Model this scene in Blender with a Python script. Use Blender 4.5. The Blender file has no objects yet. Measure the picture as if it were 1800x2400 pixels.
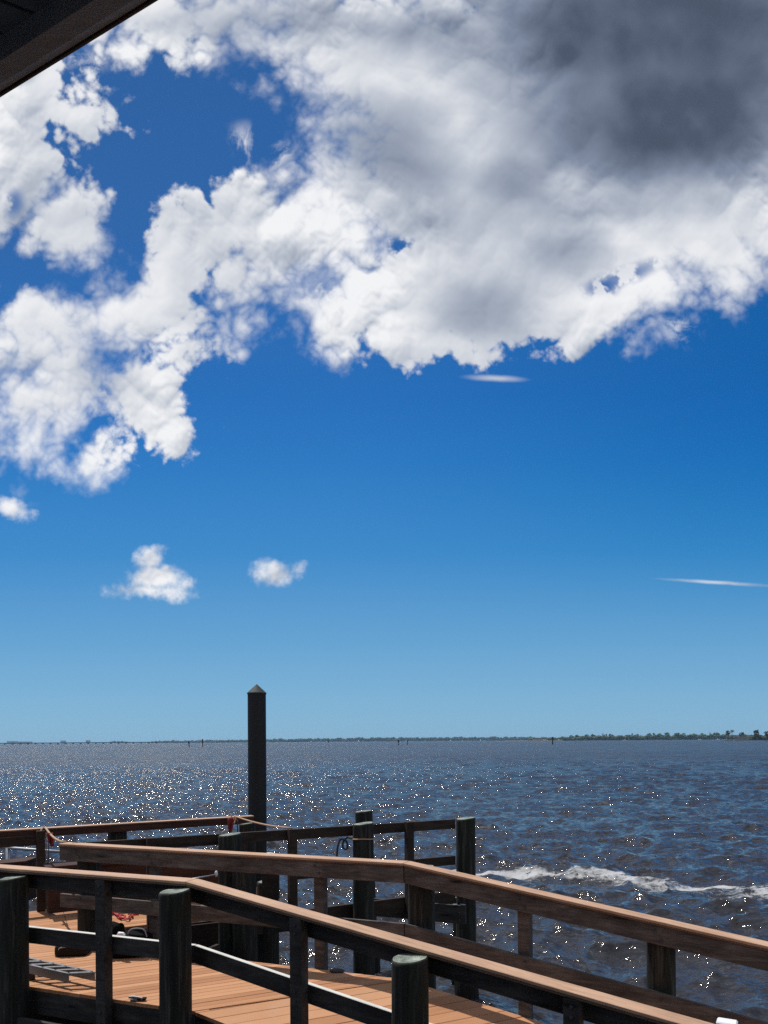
import bpy, bmesh, math, random
import numpy as np
from mathutils import Vector, Matrix, noise as mnoise
random.seed(7); rng = np.random.default_rng(11)
S = bpy.context.scene; COL = S.collection
# ------------------------------------------------------------------ photo -> world
F = 1760.0; CX = 900.0; HY = 1736.5; TH = 0.0072; CAMZ = 2.08; WZ = -1.40
def corr(x, y):
    dx, dy = x-CX, y-HY; c, s = math.cos(TH), math.sin(TH)
    return dx*c-dy*s, dx*s+dy*c
def P(x, y, d):
    a, b = corr(x, y); return Vector((a/F*d, d, CAMZ-b/F*d))
def PZ(x, y, z):
    a, b = corr(x, y); d = (CAMZ-z)*F/b; return Vector((a/F*d, d, z))
def XD(x, d, z=0, y=2000):
    a, b = corr(x, y); return Vector((a/F*d, d, z))
# ------------------------------------------------------------------ node helper
class NG:
    def __init__(s, nt): s.nt = nt; s.n = nt.nodes; s.l = nt.links
    def new(s, t, **k):
        nd = s.n.new(t)
        for a, b in k.items(): setattr(nd, a, b)
        return nd
    def put(s, sock, v):
        if v is None: return
        if isinstance(v, bpy.types.NodeSocket): s.l.new(v, sock)
        else: sock.default_value = v
    def m(s, op, a, b=None, c=None, clamp=False):
        nd = s.new('ShaderNodeMath', operation=op); nd.use_clamp = clamp
        for i, v in enumerate((a, b, c)): s.put(nd.inputs[i], v)
        return nd.outputs[0]
    def v(s, op, a, b=None, sc=None, out=0):
        nd = s.new('ShaderNodeVectorMath', operation=op); s.put(nd.inputs[0], a); s.put(nd.inputs[1], b)
        if sc is not None: s.put(nd.inputs['Scale'], sc)
        return nd.outputs[out]
    def noise(s, vec, scale, detail=4, rough=.5, dist=0, out='Fac', dim='3D', w=None, lac=2.0):
        nd = s.new('ShaderNodeTexNoise'); nd.noise_dimensions = dim
        s.put(nd.inputs['Vector'], vec); s.put(nd.inputs['Scale'], scale); nd.inputs['Detail'].default_value = detail
        nd.inputs['Roughness'].default_value = rough; nd.inputs['Distortion'].default_value = dist; nd.inputs['Lacunarity'].default_value = lac
        if w is not None: s.put(nd.inputs['W'], w)
        return nd.outputs[out]
    def mr(s, v, a, b, c=0., d=1., smooth=True):
        nd = s.new('ShaderNodeMapRange'); nd.interpolation_type = 'SMOOTHSTEP' if smooth else 'LINEAR'
        s.put(nd.inputs[0], v)
        for i, q in enumerate((a, b, c, d)): s.put(nd.inputs[i+1], q)
        return nd.outputs[0]
    def mix(s, f, a, b, mode='MIX'):
        nd = s.new('ShaderNodeMix'); nd.data_type = 'RGBA'; nd.blend_type = mode
        s.put(nd.inputs[0], f)
        for i, q in ((6, a), (7, b)): s.put(nd.inputs[i], (*q, 1) if isinstance(q, tuple) and len(q) == 3 else q)
        return nd.outputs[2]
    def ramp(s, f, stops):
        nd = s.new('ShaderNodeValToRGB'); e = nd.color_ramp.elements
        while len(e) < len(stops): e.new(.5)
        for i, (p, c) in enumerate(stops): e[i].position = p; e[i].color = (*c, 1)
        s.put(nd.inputs[0], f); return nd.outputs[0]
    def mapping(s, vec, loc=(0,0,0), rot=(0,0,0), sc=(1,1,1), t='POINT'):
        nd = s.new('ShaderNodeMapping'); nd.vector_type = t; s.put(nd.inputs[0], vec)
        nd.inputs['Location'].default_value = loc; nd.inputs['Rotation'].default_value = rot; nd.inputs['Scale'].default_value = sc
        return nd.outputs[0]
def mat(name):
    m = bpy.data.materials.new(name); m.use_nodes = True; g = NG(m.node_tree)
    b = g.n['Principled BSDF']; return m, g, b
def objcoord(g, rnd=True):
    tc = g.new('ShaderNodeTexCoord').outputs['Object']
    if not rnd: return tc
    r = g.new('ShaderNodeObjectInfo').outputs['Random']
    return g.v('ADD', tc, g.v('SCALE', (7.3, 3.1, 5.7), sc=g.m('MULTIPLY', r, 9.)))
def bump(g, b, h, strength, dist):
    nd = g.new('ShaderNodeBump'); nd.inputs['Strength'].default_value = strength; nd.inputs['Distance'].default_value = dist
    g.put(nd.inputs['Height'], h); g.l.new(nd.outputs[0], b.inputs['Normal'])
# ------------------------------------------------------------------ materials
def wood_mat(name, cols, rough=.8, knots=True, gscale=1.0, bumps=.35):
    m, g, b = mat(name); v = objcoord(g)
    st = g.mapping(v, sc=(1.4*gscale, 14*gscale, 9*gscale))
    n = g.noise(st, 2.2, 7, .62, .6)
    fine = g.noise(g.mapping(v, sc=(6, 120, 70)), 1.6, 4, .7)
    big = g.noise(v, 2.6, 5, .6)
    f = g.m('SUBTRACT', g.m('ADD', g.m('MULTIPLY', n, .6), g.m('ADD', g.m('MULTIPLY', fine, .34), g.m('MULTIPLY', big, .5))), .17)
    c = g.ramp(f, [(.32, cols[0]), (.52, cols[1]), (.72, cols[2])])
    h = g.m('ADD', n, g.m('MULTIPLY', fine, .7))
    if knots:
        vo = g.new('ShaderNodeTexVoronoi'); vo.feature = 'F1'; g.put(vo.inputs['Vector'], g.v('ADD', g.mapping(v, sc=(1.15, 5.5, 5.5)), g.v('SCALE', g.noise(v, 6, 2, out='Color'), sc=.12)))
        vo.inputs['Scale'].default_value = 1.5
        k = g.mr(vo.outputs['Distance'], .06, .13, 1, 0); ring = g.m('MULTIPLY', g.mr(vo.outputs['Distance'], .1, .3, 1, 0), .35)
        c = g.mix(ring, c, tuple(q*.6 for q in cols[0])); c = g.mix(g.m('MULTIPLY', k, .85), c, tuple(q*.3 for q in cols[0]))
        h = g.m('SUBTRACT', h, k)
    g.put(b.inputs['Base Color'], c); b.inputs['Roughness'].default_value = rough; b.inputs['Specular IOR Level'].default_value = .25
    bump(g, b, h, bumps, .004); return m
M = {}
M['rail'] = wood_mat('weathered rail timber', [(.03,.025,.022), (.085,.071,.062), (.18,.155,.137)], bumps=.5)
M['railgrey'] = wood_mat('grey weathered timber', [(.014,.013,.0125), (.040,.037,.035), (.085,.079,.074)])
M['darkwood'] = wood_mat('dark brown outer dock timber', [(.012,.008,.006), (.034,.023,.018), (.062,.044,.034)], knots=False)
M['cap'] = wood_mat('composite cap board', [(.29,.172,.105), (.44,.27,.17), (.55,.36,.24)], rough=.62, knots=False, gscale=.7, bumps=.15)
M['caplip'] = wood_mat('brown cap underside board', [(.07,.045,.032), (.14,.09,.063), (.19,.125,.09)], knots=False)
M['redwood'] = wood_mat('red brown bench timber', [(.022,.011,.008), (.05,.023,.016), (.08,.038,.027)], knots=False)
M['roof'] = wood_mat('dark painted eave', [(.27,.26,.25), (.36,.34,.32), (.44,.42,.40)], rough=.7, knots=False, bumps=.1)
M['soffit'] = wood_mat('dark soffit board', [(.14,.14,.145), (.20,.198,.198), (.27,.265,.26)], rough=.75, knots=False, bumps=.15)
def deck_mat():
    m, g, b = mat('orange brown composite decking'); v = g.new('ShaderNodeTexCoord').outputs['Object']
    at = g.new('ShaderNodeAttribute', attribute_name='tone').outputs['Fac']
    st = g.noise(g.mapping(v, sc=(1.0, 26, 1)), 2.5, 5, .6, .3)
    fine = g.noise(g.mapping(v, sc=(8, 150, 1)), 1.5, 3, .6); big = g.noise(v, .9, 4, .6)
    f = g.m('ADD', g.m('ADD', g.m('MULTIPLY', st, .35), g.m('MULTIPLY', at, .35)), g.m('ADD', g.m('MULTIPLY', big, .3), g.m('MULTIPLY', fine, .1)))
    c = g.ramp(f, [(.25, (.28,.12,.05)), (.5, (.42,.195,.088)), (.8, (.53,.275,.14))])
    dirt = g.mr(g.noise(v, 2.3, 6, .65), .55, .75); c = g.mix(g.m('MULTIPLY', dirt, .35), c, (.47,.31,.20))
    wet = g.mr(g.noise(v, 11, 4, .7), .66, .72); c = g.mix(g.m('MULTIPLY', wet, .25), c, (.16,.09,.06))
    g.put(b.inputs['Base Color'], c); g.put(b.inputs['Roughness'], g.m('ADD', .6, g.m('MULTIPLY', st, .2))); b.inputs['Specular IOR Level'].default_value = .3; bump(g, b, g.m('ADD', st, fine), .2, .003); return m
M['deck'] = deck_mat()
M['sunlit_top'] = wood_mat('painted sunlit top edge', [(.45,.43,.38), (.62,.60,.55), (.72,.70,.66)], knots=False, bumps=.1)  # near-white colour paints sunlight onto the near middle rail's upward faces
def pile_mats():
    m, g, b = mat('tarred piling timber'); v = objcoord(g)
    st = g.noise(g.mapping(v, sc=(16, 16, 1.1)), 1.6, 7, .65, .4); crack = g.mr(g.noise(g.mapping(v, sc=(30, 30, .8)), 1.3, 4, .6, .8), .58, .68)
    moss = g.mr(g.noise(v, 3.1, 5, .6), .5, .7)
    c = g.ramp(st, [(.3, (.006,.006,.005)), (.52, (.022,.022,.018)), (.72, (.085,.082,.066))])
    c = g.mix(g.m('MULTIPLY', moss, .5), c, (.020,.026,.013)); c = g.mix(g.m('MULTIPLY', crack, .8), c, (.004,.004,.004))
    wz = g.new('ShaderNodeSeparateXYZ'); g.put(wz.inputs[0], g.new('ShaderNodeNewGeometry').outputs['Position'])
    wet = g.mr(g.m('ADD', wz.outputs[2], g.m('MULTIPLY', g.noise(v, 9, 4), .3)), -.72, -.5, 1, 0)
    c = g.mix(g.m('MULTIPLY', wet, .85), c, (.012,.011,.010))
    g.put(b.inputs['Base Color'], c); b.inputs['Roughness'].default_value = .75; b.inputs['Specular IOR Level'].default_value = .3
    bump(g, b, g.m('SUBTRACT', st, g.m('MULTIPLY', crack, .8)), .5, .008)
    m2, g, b = mat('piling end grain'); v = objcoord(g)
    sx = g.new('ShaderNodeTexCoord').outputs['Object']; r = g.v('LENGTH', g.v('MULTIPLY', sx, (1, 1, 0)), out=1)
    n = g.noise(v, 13, 6, .7); rings = g.m('SINE', g.m('ADD', g.m('MULTIPLY', r, 520), g.m('MULTIPLY', n, 9)))
    c = g.ramp(g.m('ADD', n, g.m('MULTIPLY', rings, .05)), [(.33, (.045,.06,.045)), (.5, (.17,.20,.165)), (.68, (.36,.40,.34))])
    g.put(b.inputs['Base Color'], c); b.inputs['Roughness'].default_value = .9; bump(g, b, n, .5, .006)
    return m, m2
M['pile'], M['pile_top'] = pile_mats()
def plain(name, col, rough=.5, metal=0, nz=.25, nscale=30, bm=.1, spec=.5):
    m, g, b = mat(name); v = objcoord(g); n = g.noise(v, nscale, 5, .6)
    g.put(b.inputs['Base Color'], g.mix(n, tuple(q*(1-nz) for q in col), tuple(min(1, q*(1+nz)) for q in col)))
    g.put(b.inputs['Roughness'], g.m('ADD', rough-.1, g.m('MULTIPLY', n, .2))); b.inputs['Metallic'].default_value = metal; b.inputs['Specular IOR Level'].default_value = spec
    bump(g, b, n, bm, .003); return m
M['tall'] = plain('black sleeved tall piling', (.004,.0045,.005), .62, nz=.4, nscale=6)
M['cone'] = plain('dark green piling cap', (.015,.024,.019), .75)
M['alu'] = plain('weathered aluminium', (.22,.22,.22), .5, .6)
M['pipe'] = plain('galvanised pipe', (.30,.32,.34), .5, .6)
M['black'] = plain('black nylon', (.004,.004,.0045), .8, spec=.08)
M['blackplastic'] = plain('black plastic case', (.006,.006,.006), .5, spec=.2)
M['white'] = plain('white plastic', (.75,.76,.78), .4, nz=.08)
M['greyfabric'] = plain('grey strap', (.22,.22,.23), .7)
M['redrope'] = plain('red rope', (.38,.035,.045), .8)
M['redcloth'] = plain('red cloth', (.20,.018,.018), .85)
M['tanrope'] = plain('tan rope', (.42,.27,.17), .85)
M['cord'] = plain('dark cord', (.05,.05,.06), .8)
M['bolt'] = plain('steel bolt', (.35,.35,.36), .4, .9)
M['concrete'] = plain('bridge concrete', (.05,.055,.055), .85, nscale=.05)
M['building'] = plain('pale building wall', (.30,.31,.31), .8, nscale=.05)
M['glass'] = plain('dark window band', (.08,.09,.10), .3)
M['land'] = plain('sandy shore', (.16,.14,.10), .9, nscale=.03)
M['rock'] = plain('dark sea wall', (.03,.03,.03), .9, nscale=.05)
M['hull'] = plain('white boat hull', (.8,.8,.8), .3, nz=.03)
M['trunk'] = plain('tree bark', (.06,.05,.04), .9)
def leaf_mat(name, a, c2):
    m, g, b = mat(name); v = g.new('ShaderNodeTexCoord').outputs['Object']
    n = g.noise(v, .12, 5, .7); g.put(b.inputs['Base Color'], g.ramp(n, [(.35, a), (.65, c2)])); b.inputs['Roughness'].default_value = .85; return m
M['leaf'] = leaf_mat('far foliage', (.022,.04,.018), (.07,.11,.04))
M['leafdark'] = leaf_mat('dark foliage', (.012,.022,.012), (.035,.055,.025))
# ------------------------------------------------------------------ object helpers
def tag(o, label=None, cat=None, group=None, kind=None):
    for k, v in (('label', label), ('category', cat), ('group', group), ('kind', kind)):
        if v: o[k] = v
    return o
def thing(name, loc, label, cat, group=None):
    o = bpy.data.objects.new(name, None); COL.objects.link(o); o.location = loc; o.empty_display_size = .1
    return tag(o, label, cat, group)
def link(name, me, mats, parent=None, Mw=None, smooth=False):
    for mm in (mats if isinstance(mats, (list, tuple)) else [mats]): me.materials.append(mm)
    if smooth: me.polygons.foreach_set('use_smooth', [True]*len(me.polygons))
    o = bpy.data.objects.new(name, me); COL.objects.link(o); Mw = Mw or Matrix()
    if parent:
        o.parent = parent
        o.matrix_basis = (Matrix.Translation(world_loc(parent)) if parent.type == 'EMPTY' else world_mat(parent)).inverted() @ Mw
    else: o.matrix_basis = Mw
    return o
def world_mat(o):
    m = o.matrix_basis.copy(); p = o.parent
    while p: m = p.matrix_basis @ m if p.type != 'EMPTY' else Matrix.Translation(p.location) @ m; p = p.parent
    return m
def world_loc(o): return world_mat(o).to_translation() if o.type != 'EMPTY' else o.location.copy()
def bm_mesh(bm, name):
    me = bpy.data.meshes.new(name); bm.normal_update(); bm.to_mesh(me); bm.free(); return me
def bevel(bm, w, seg=1):
    bmesh.ops.bevel(bm, geom=[e for e in bm.edges], offset=w, segments=seg, affect='EDGES', profile=.6, clamp_overlap=True)
def prism8(bot, top):
    bm = bmesh.new(); v = [bm.verts.new(p) for p in list(bot)+list(top)]; n = len(bot)
    bm.faces.new(v[:n][::-1]); bm.faces.new(v[n:])
    for i in range(n): bm.faces.new((v[i], v[(i+1) % n], v[n+(i+1) % n], v[n+i]))
    bmesh.ops.recalc_face_normals(bm, faces=bm.faces); return bm
def plank(name, q, zt, h, mt, parent=None, bv=.003, topm=None):
    """q: plan corners a0,a1,b1,b0; zt: (top z start, top z end)"""
    a0, a1, b1, b0 = [Vector((p[0], p[1], 0)) for p in q]; x = Vector((a1-a0).to_2d().to_3d()); L = x.length
    dz = zt[1]-zt[0]; ang = math.atan2(x.y, x.x)
    Mw = Matrix.Translation((a0.x, a0.y, zt[0])) @ Matrix.Rotation(ang, 4, 'Z'); inv = Mw.inverted()
    z = [zt[0], zt[1], zt[1], zt[0]]; pts = [Vector((p.x, p.y, zz)) for p, zz in zip((a0, a1, b1, b0), z)]
    top = [inv @ p for p in pts]; bot = [p-Vector((0, 0, h)) for p in top]
    bm = prism8(bot, top); bevel(bm, bv)
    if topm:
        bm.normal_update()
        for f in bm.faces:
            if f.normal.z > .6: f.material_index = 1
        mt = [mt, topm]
    return link(name, bm_mesh(bm, name), mt, parent, Mw)
def box(name, c, size, yaw, mt, parent=None, bv=.004, pitch=0):
    bm = bmesh.new(); bmesh.ops.create_cube(bm, size=1); bmesh.ops.scale(bm, vec=size, verts=bm.verts)
    if bv: bevel(bm, bv)
    return link(name, bm_mesh(bm, name), mt, parent, Matrix.Translation(c) @ Matrix.Rotation(yaw, 4, 'Z') @ Matrix.Rotation(pitch, 4, 'Y'))
def tube(name, pts, r, mt, parent=None, seg=8, closed=False, origin=None, smoothpts=0):
    pts = [Vector(p) for p in pts]
    for _ in range(smoothpts):
        q = [pts[0]]
        for a, b in zip(pts, pts[1:]): q += [a.lerp(b, .25), a.lerp(b, .75)]
        q.append(pts[-1]); pts = q
    bm = bmesh.new(); rings = []; o = origin or pts[0]
    for i, p in enumerate(pts):
        t = ((pts[(i+1) % len(pts)] if (closed or i < len(pts)-1) else p)-(pts[i-1] if (closed or i) else p)).normalized()
        a = t.orthogonal().normalized() if not rings else (pa-t*pa.dot(t)).normalized(); pa = a; b = t.cross(a)
        rings.append([bm.verts.new(p-o+(a*math.cos(k*2*math.pi/seg)+b*math.sin(k*2*math.pi/seg))*r) for k in range(seg)])
    n = len(rings)
    for i in range(n if closed else n-1):
        A, B = rings[i], rings[(i+1) % n]
        for k in range(seg): bm.faces.new((A[k], A[(k+1) % seg], B[(k+1) % seg], B[k]))
    if not closed: bm.faces.new(rings[0][::-1]); bm.faces.new(rings[-1])
    bmesh.ops.recalc_face_normals(bm, faces=bm.faces)
    return link(name, bm_mesh(bm, name), mt, parent, Matrix.Translation(o), smooth=True)
def sag(a, b, s, n=9):
    return [a.lerp(b, i/n)-Vector((0, 0, s*4*(i/n)*(1-i/n))) for i in range(n+1)]
NP = [0]
def pile(xy, dia, ztop, label, zbot=-2.3, lean=(0, 0), group=None, mats=None, crust=True, tilt=.012, seed=None):
    """round timber piling as one mesh; origin at its top centre"""
    NP[0] += 1; sd = NP[0]*13.7; bm = bmesh.new(); seg = 40; L = ztop-zbot; rings = []
    rows = [0, .012, .03]+[.03+(L-.03)*i/30 for i in range(1, 31)]
    for r_i, s in enumerate(rows):
        t = s/L; rad = dia/2*(.97+.06*t)
        if r_i == 0: rad -= .009
        row = []
        for k in range(seg):
            a = 2*math.pi*k/seg
            nz = mnoise.noise(Vector((math.cos(a)*2.2, math.sin(a)*2.2, s*.5+sd)))*.035 + mnoise.noise(Vector((math.cos(a)*9, math.sin(a)*9, s*.7+sd)))*.022
            rr = rad*(1+nz)
            zz = ztop-s
            if crust and zz < -.85: rr += .022*min(1, (-.85-zz)/.15)*(.5+abs(mnoise.noise(Vector((math.cos(a)*4, math.sin(a)*4, s*14+sd))))*2.2)
            dz = (math.cos(a)*tilt+mnoise.noise(Vector((math.cos(a), math.sin(a), sd)))*.006) if r_i < 3 else 0
            row.append(bm.verts.new((math.cos(a)*rr+lean[0]*s, math.sin(a)*rr+lean[1]*s, -s+dz)))
        rings.append(row)
    for A, B in zip(rings, rings[1:]):
        for k in range(seg): f = bm.faces.new((A[k], B[k], B[(k+1) % seg], A[(k+1) % seg])); f.smooth = True
    c = bm.verts.new((0, 0, -.002))
    for k in range(seg): f = bm.faces.new((c, rings[0][k], rings[0][(k+1) % seg])); f.material_index = 1
    bm.faces.new(rings[-1][::-1]); bmesh.ops.recalc_face_normals(bm, faces=bm.faces)
    o = link('dock_piling', bm_mesh(bm, 'dock_piling'), mats or [M['pile'], M['pile_top']], None, Matrix.Translation((xy[0], xy[1], ztop)))
    return tag(o, label, 'piling', group)
# ------------------------------------------------------------------ rail lines
class Line:
    """polyline in plan with the slope of each leg; off(o) offsets it along n"""
    def __init__(s, pts, side):
        s.p = [Vector((p[0], p[1])) for p in pts]; s.z = [p[2] for p in pts]
        s.d = [(b-a).normalized() for a, b in zip(s.p, s.p[1:])]
        s.n = [Vector((-d.y, d.x))*side for d in s.d]
    def off(s, o):
        out = [s.p[0]+s.n[0]*o]
        for i in range(1, len(s.p)-1):
            m = (s.n[i-1]+s.n[i]).normalized(); out.append(s.p[i]+m*(o/m.dot(s.n[i])))
        out.append(s.p[-1]+s.n[-1]*o); return out
    def at(s, i, t, o=0): return s.p[i]+s.d[i]*t+s.n[i]*o
    def zat(s, i, t): return s.z[i]+(s.z[i+1]-s.z[i])*t/(s.p[i+1]-s.p[i]).length
    def tpx(s, i, x):
        """distance along leg i at which the line is seen at photo column x (verticals)"""
        lo = s.p[i]; d = s.d[i]; best = 0
        for k in range(60):
            pt = lo+d*best; k0 = (x-CX)/F
            # include the small roll using the height of the point
            zz = s.zat(i, best)-CAMZ; px = CX+F*(pt.x/pt.y)*1.0+TH*(-zz/pt.y*F)
            der = F*(d.x*pt.y-pt.x*d.y)/pt.y**2; best -= (px-x)/der
        return best
CAPZ = 1.02
cn = PZ(434, 2066, CAPZ); cf = PZ(944, 2023, CAPZ)
nl = PZ(0, 2035, CAPZ); fl = PZ(145, 1976, CAPZ)
# vanishing point of the ramp from its two cap edges
def vp(a, b, c, d):
    a, b, c, d = [Vector(corr(*q)) for q in (a, b, c, d)]
    r, s = b-a, d-c; t = (c-a).cross(s)/r.cross(s); return a+r*t
v_ = vp((434, 2066), (1598, 2400), (944, 2023), (1800, 2218))
rd = -Vector((v_.x, F, -v_.y)); rl = rd.to_2d().length; RD = rd.to_2d()/rl; RS = rd.z/rl
ld = ((nl-cn).to_2d().normalized()+(fl-cf).to_2d().normalized()).normalized()
print('ramp dir', RD, 'slope', RS, 'level dir', ld, 'cn', cn, 'cf', cf)
def leg(c, d, L, s): return Vector((c.x+d.x*L, c.y+d.y*L, c.z+s*L))
FLlen = (fl-cf).to_2d().length
NL = Line([leg(cn, ld, 4.2, 0), cn, leg(cn, RD, 6.2, RS)], 1)     # near rail; n points away from camera
FL = Line([leg(cf, ld, FLlen, 0), cf, leg(cf, RD, 5.5, RS)], 1)
for L_ in (NL, FL):
    if L_.n[0].y < 0: L_.n = [-q for q in L_.n]
def rail_run(line, i, o0, o1, zoff, h, name, mt, parent, t0=None, t1=None, gap=0, topm=None):
    A = line.off(o0); B = line.off(o1); a0, a1, b0, b1 = A[i], A[i+1], B[i], B[i+1]
    Lg = (line.p[i+1]-line.p[i]).length; z0, z1 = line.z[i]+zoff, line.z[i+1]+zoff
    if t0 is not None: a0 = line.at(i, t0, o0); b0 = line.at(i, t0, o1); z0 = line.zat(i, t0)+zoff
    elif gap and i > 0: a0 = a0+line.d[i]*gap; b0 = b0+line.d[i]*gap
    if t1 is not None: a1 = line.at(i, t1, o0); b1 = line.at(i, t1, o1); z1 = line.zat(i, t1)+zoff
    return plank(name, (a0, a1, b1, b0), (z0, z1), h, mt, parent, topm=topm)
def post(line, i, t, o, mt, parent, zt, zb, s=.09, name='post'):
    c = line.at(i, t, o); z = line.zat(i, t)
    return box(name, (c.x, c.y, (z+zt+zb)/2 if zb > -50 else 0), (s, s, (z+zt)-(zb)), math.atan2(line.d[i].y, line.d[i].x), mt, parent)
def post2(line, i, t, o, mt, parent, ztop, zbot, s=.095):
    c = line.at(i, t, o); zt = line.zat(i, t)+ztop; zb = line.zat(i, t)+zbot
    return box('post', (c.x, c.y, (zt+zb)/2), (s, s, zt-zb), math.atan2(line.d[i].y, line.d[i].x), mt, parent)
# near railing
N = thing('wooden_railing', (cn.x, cn.y, 0), 'nearest railing, its salmon cap bending at a piling and running down to bottom right', 'railing', 'railings of the boardwalk')
for i in (0, 1):
    rail_run(NL, i, 0, .14, 0, .022, 'cap_board', M['cap'], N, gap=.006)
    rail_run(NL, i, .004, .136, -.0225, .016, 'cap_board_underlay', M['caplip'], N, gap=.006)
    rail_run(NL, i, .097, .135, -.04, .14, 'top_rail', M['railgrey'], N, gap=.006)
    rail_run(NL, i, .097, .135, -.51, .14, 'middle_rail', M['railgrey'], N, gap=.006, topm=M['sunlit_top'])
post2(NL, 0, NL.tpx(0, 232), .05, M['railgrey'], N, -.041, -1.29)
post2(NL, 1, NL.tpx(1, 690), .05, M['railgrey'], N, -.041, -1.29)
post2(NL, 1, NL.tpx(1, 1338), .05, M['railgrey'], N, -.041, -1.29)
def bolts(line, i, t, o, zs, parent, mt, r=.011, side=-1):
    n = line.n[i]*side
    for z in zs:
        c = line.at(i, t, o); bm = bmesh.new(); bmesh.ops.create_cone(bm, cap_ends=True, segments=8, radius1=r, radius2=r*.9, depth=.012)
        q = Vector((n.x, n.y, 0)).to_track_quat('Z', 'Y').to_matrix().to_4x4()
        link('bolt', bm_mesh(bm, 'bolt'), mt, parent, Matrix.Translation((c.x, c.y, line.zat(i, t)+z)) @ q)
for i, x in ((0, 232), (1, 690), (1, 1338)):
    bolts(NL, i, NL.tpx(i, x)-.0, .05-.0535, (-.085, -.145, -.545, -.61, -1.10, -1.18), N, M['cord'])
# far railing
R = thing('wooden_railing', (cf.x, cf.y, 0), 'middle railing behind the nearest one, weathered knotty boards under a salmon cap', 'railing', 'railings of the boardwalk')
for i in (0, 1):
    rail_run(FL, i, 0, .14, 0, .022, 'cap_board', M['cap'], R, gap=.006)
    rail_run(FL, i, .003, .137, -.0225, .014, 'cap_board_underlay', M['caplip'], R, gap=.006)
    rail_run(FL, i, .012, .05, -.037, .14, 'top_rail', M['rail'], R, gap=.008)
    rail_run(FL, i, .012, .05, -.53, .14, 'middle_rail', M['rail'], R, gap=.008)
for i, x in ((0, 349), (0, 740), (1, 1221)):
    post2(FL, i, FL.tpx(i, x), .097, M['rail'], R, -.038, -1.3)
for i, x in ((0, 349), (0, 740), (1, 1221), (1, 1540), (0, 180)):
    t = FL.tpx(i, x); bolts(FL, i, t-.02, .006, (-.07,), R, M['cord'], .010); bolts(FL, i, t+.025, .006, (-.135, -.565), R, M['cord'], .010)
# ------------------------------------------------------------------ pilings of the boardwalk
gp = 'round pilings of the boardwalk'
def npile(i, x, dia, o, dz, label):
    line = NL; t = line.tpx(i, x); c = line.at(i, t, o); z = line.zat(i, t)+dz; return pile(c, dia, z, label, group=gp)
npile(0, 39, .238, -.035, -.062, 'dark round piling at the left edge of the picture, carrying the nearest railing')
npile(0, 421, .242, -.06, -.06, 'dark round piling under the bend of the nearest railing')
npile(1, 968, .24, -.045, -.055, 'dark piling with pale green top in front of the downward run of the nearest railing')
def fpile(i, x, dia, o, dz, label):
    t = FL.tpx(i, x); c = FL.at(i, t, o); z = FL.zat(i, t)+dz; return pile(c, dia, z, label, group=gp)
fl_p = fpile(0, 180, .24, .17, -.05, 'dark round piling at the free left end of the middle railing')
fpile(1, 966, .245, .175, -.045, 'mossy round piling under the bend of the middle railing')
fpile(1, 1540, .213, .16, -.045, 'dark round piling under the sloping middle railing, at the right')
# ------------------------------------------------------------------ outer dock rails
d1a = PZ(0, 1947, CAPZ); d1b = PZ(596, 1912, CAPZ); D1d = (d1b-d1a).to_2d().normalized()
D1 = Line([leg(d1a, -D1d, 2.2, 0), d1b], 1)
d2r = PZ(1072, 1921, CAPZ); d2m = PZ(450, 1960, CAPZ); D2d = (d2r-d2m).to_2d().normalized()
d2l = leg(d2m, -D2d, 1.25, 0)
D2 = Line([d2l, d2r], 1)
for L_ in (D1, D2):
    if L_.n[0].y < 0: L_.n = [-q for q in L_.n]
print('d1', d1a, d1b, 'd2', d2l, d2r, D1d, D2d)
A = thing('wooden_railing', (d1b.x, d1b.y, 0), 'farthest brown railing, along the outer walkway, ending at the tall pointed piling', 'railing', 'railings of the boardwalk')
rail_run(D1, 0, 0, .13, 0, .022, 'cap_board', M['caplip'], A, topm=M['cap'])
rail_run(D1, 0, .01, .05, -.023, .085, 'top_rail', M['redwood'], A)
tp = D1.tpx(0, 94)
rail_run(D1, 0, -.03, .008, -.085, .12, 'middle_rail', M['darkwood'], A, t1=tp-.05, topm=M['rail'])
post2(D1, 0, tp, -.036, M['darkwood'], A, -.024, -CAPZ+.001, s=.098)
B_ = thing('wooden_railing', (d2r.x, d2r.y, 0), 'dark uncapped railing between the tall pointed piling and the flat topped corner piling', 'railing', 'railings of the boardwalk')
rail_run(D2, 0, .05, .09, 0, .125, 'top_rail', M['darkwood'], B_)
rail_run(D2, 0, .05, .09, -.49, .12, 'middle_rail', M['darkwood'], B_, t0=D2.tpx(0, 700))
for x in (354, 685, 959): post2(D2, 0, D2.tpx(0, x), .003, M['darkwood'], B_, .012, -1.22)
go = 'round pilings of the outer dock'
def at_px(x, d, line=None): return XD(x, d, 0, 2000)
def dpile(x, d, dia, zt, label, **k): c = XD(x, d); return pile((c.x, c.y), dia, zt, label, group=go, **k)
c = D1.at(0, D1.tpx(0, 281), .19); pile(c, .25, .985, 'short dark piling behind the farthest railing, left of the tall pointed piling', group=go)
c = D1.at(0, D1.tpx(0, 583), .05); pile((c.x+.02, c.y-.12), .235, .93, 'short piling at the right end of the farthest railing, touching the tall pointed one', group=go)
c = D2.at(0, D2.tpx(0, 533), -.10); pile(c, .265, 1.03, 'dark piling beside a white tag, in front of the dark uncapped railing', group=go)
c = D2.at(0, D2.tpx(0, 843), -.10); pile(c, .265, 1.06, 'dark piling with a rope round it, in the middle of the dark uncapped railing', group=go)
dpile(853, 11.6, .275, 1.00, 'piling just behind the roped piling, its flat top sticking up higher', lean=(.03, 0))
c = D2.at(0, D2.tpx(0, 1094), .03); cornerp = c; pile(c, .265, 1.03, 'thick flat topped corner piling ending the dark uncapped railing at the right', group=go)
dpile(572, 8.35, .265, .73, 'brownish piling below the middle railing, left of the black stub piling')
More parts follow.
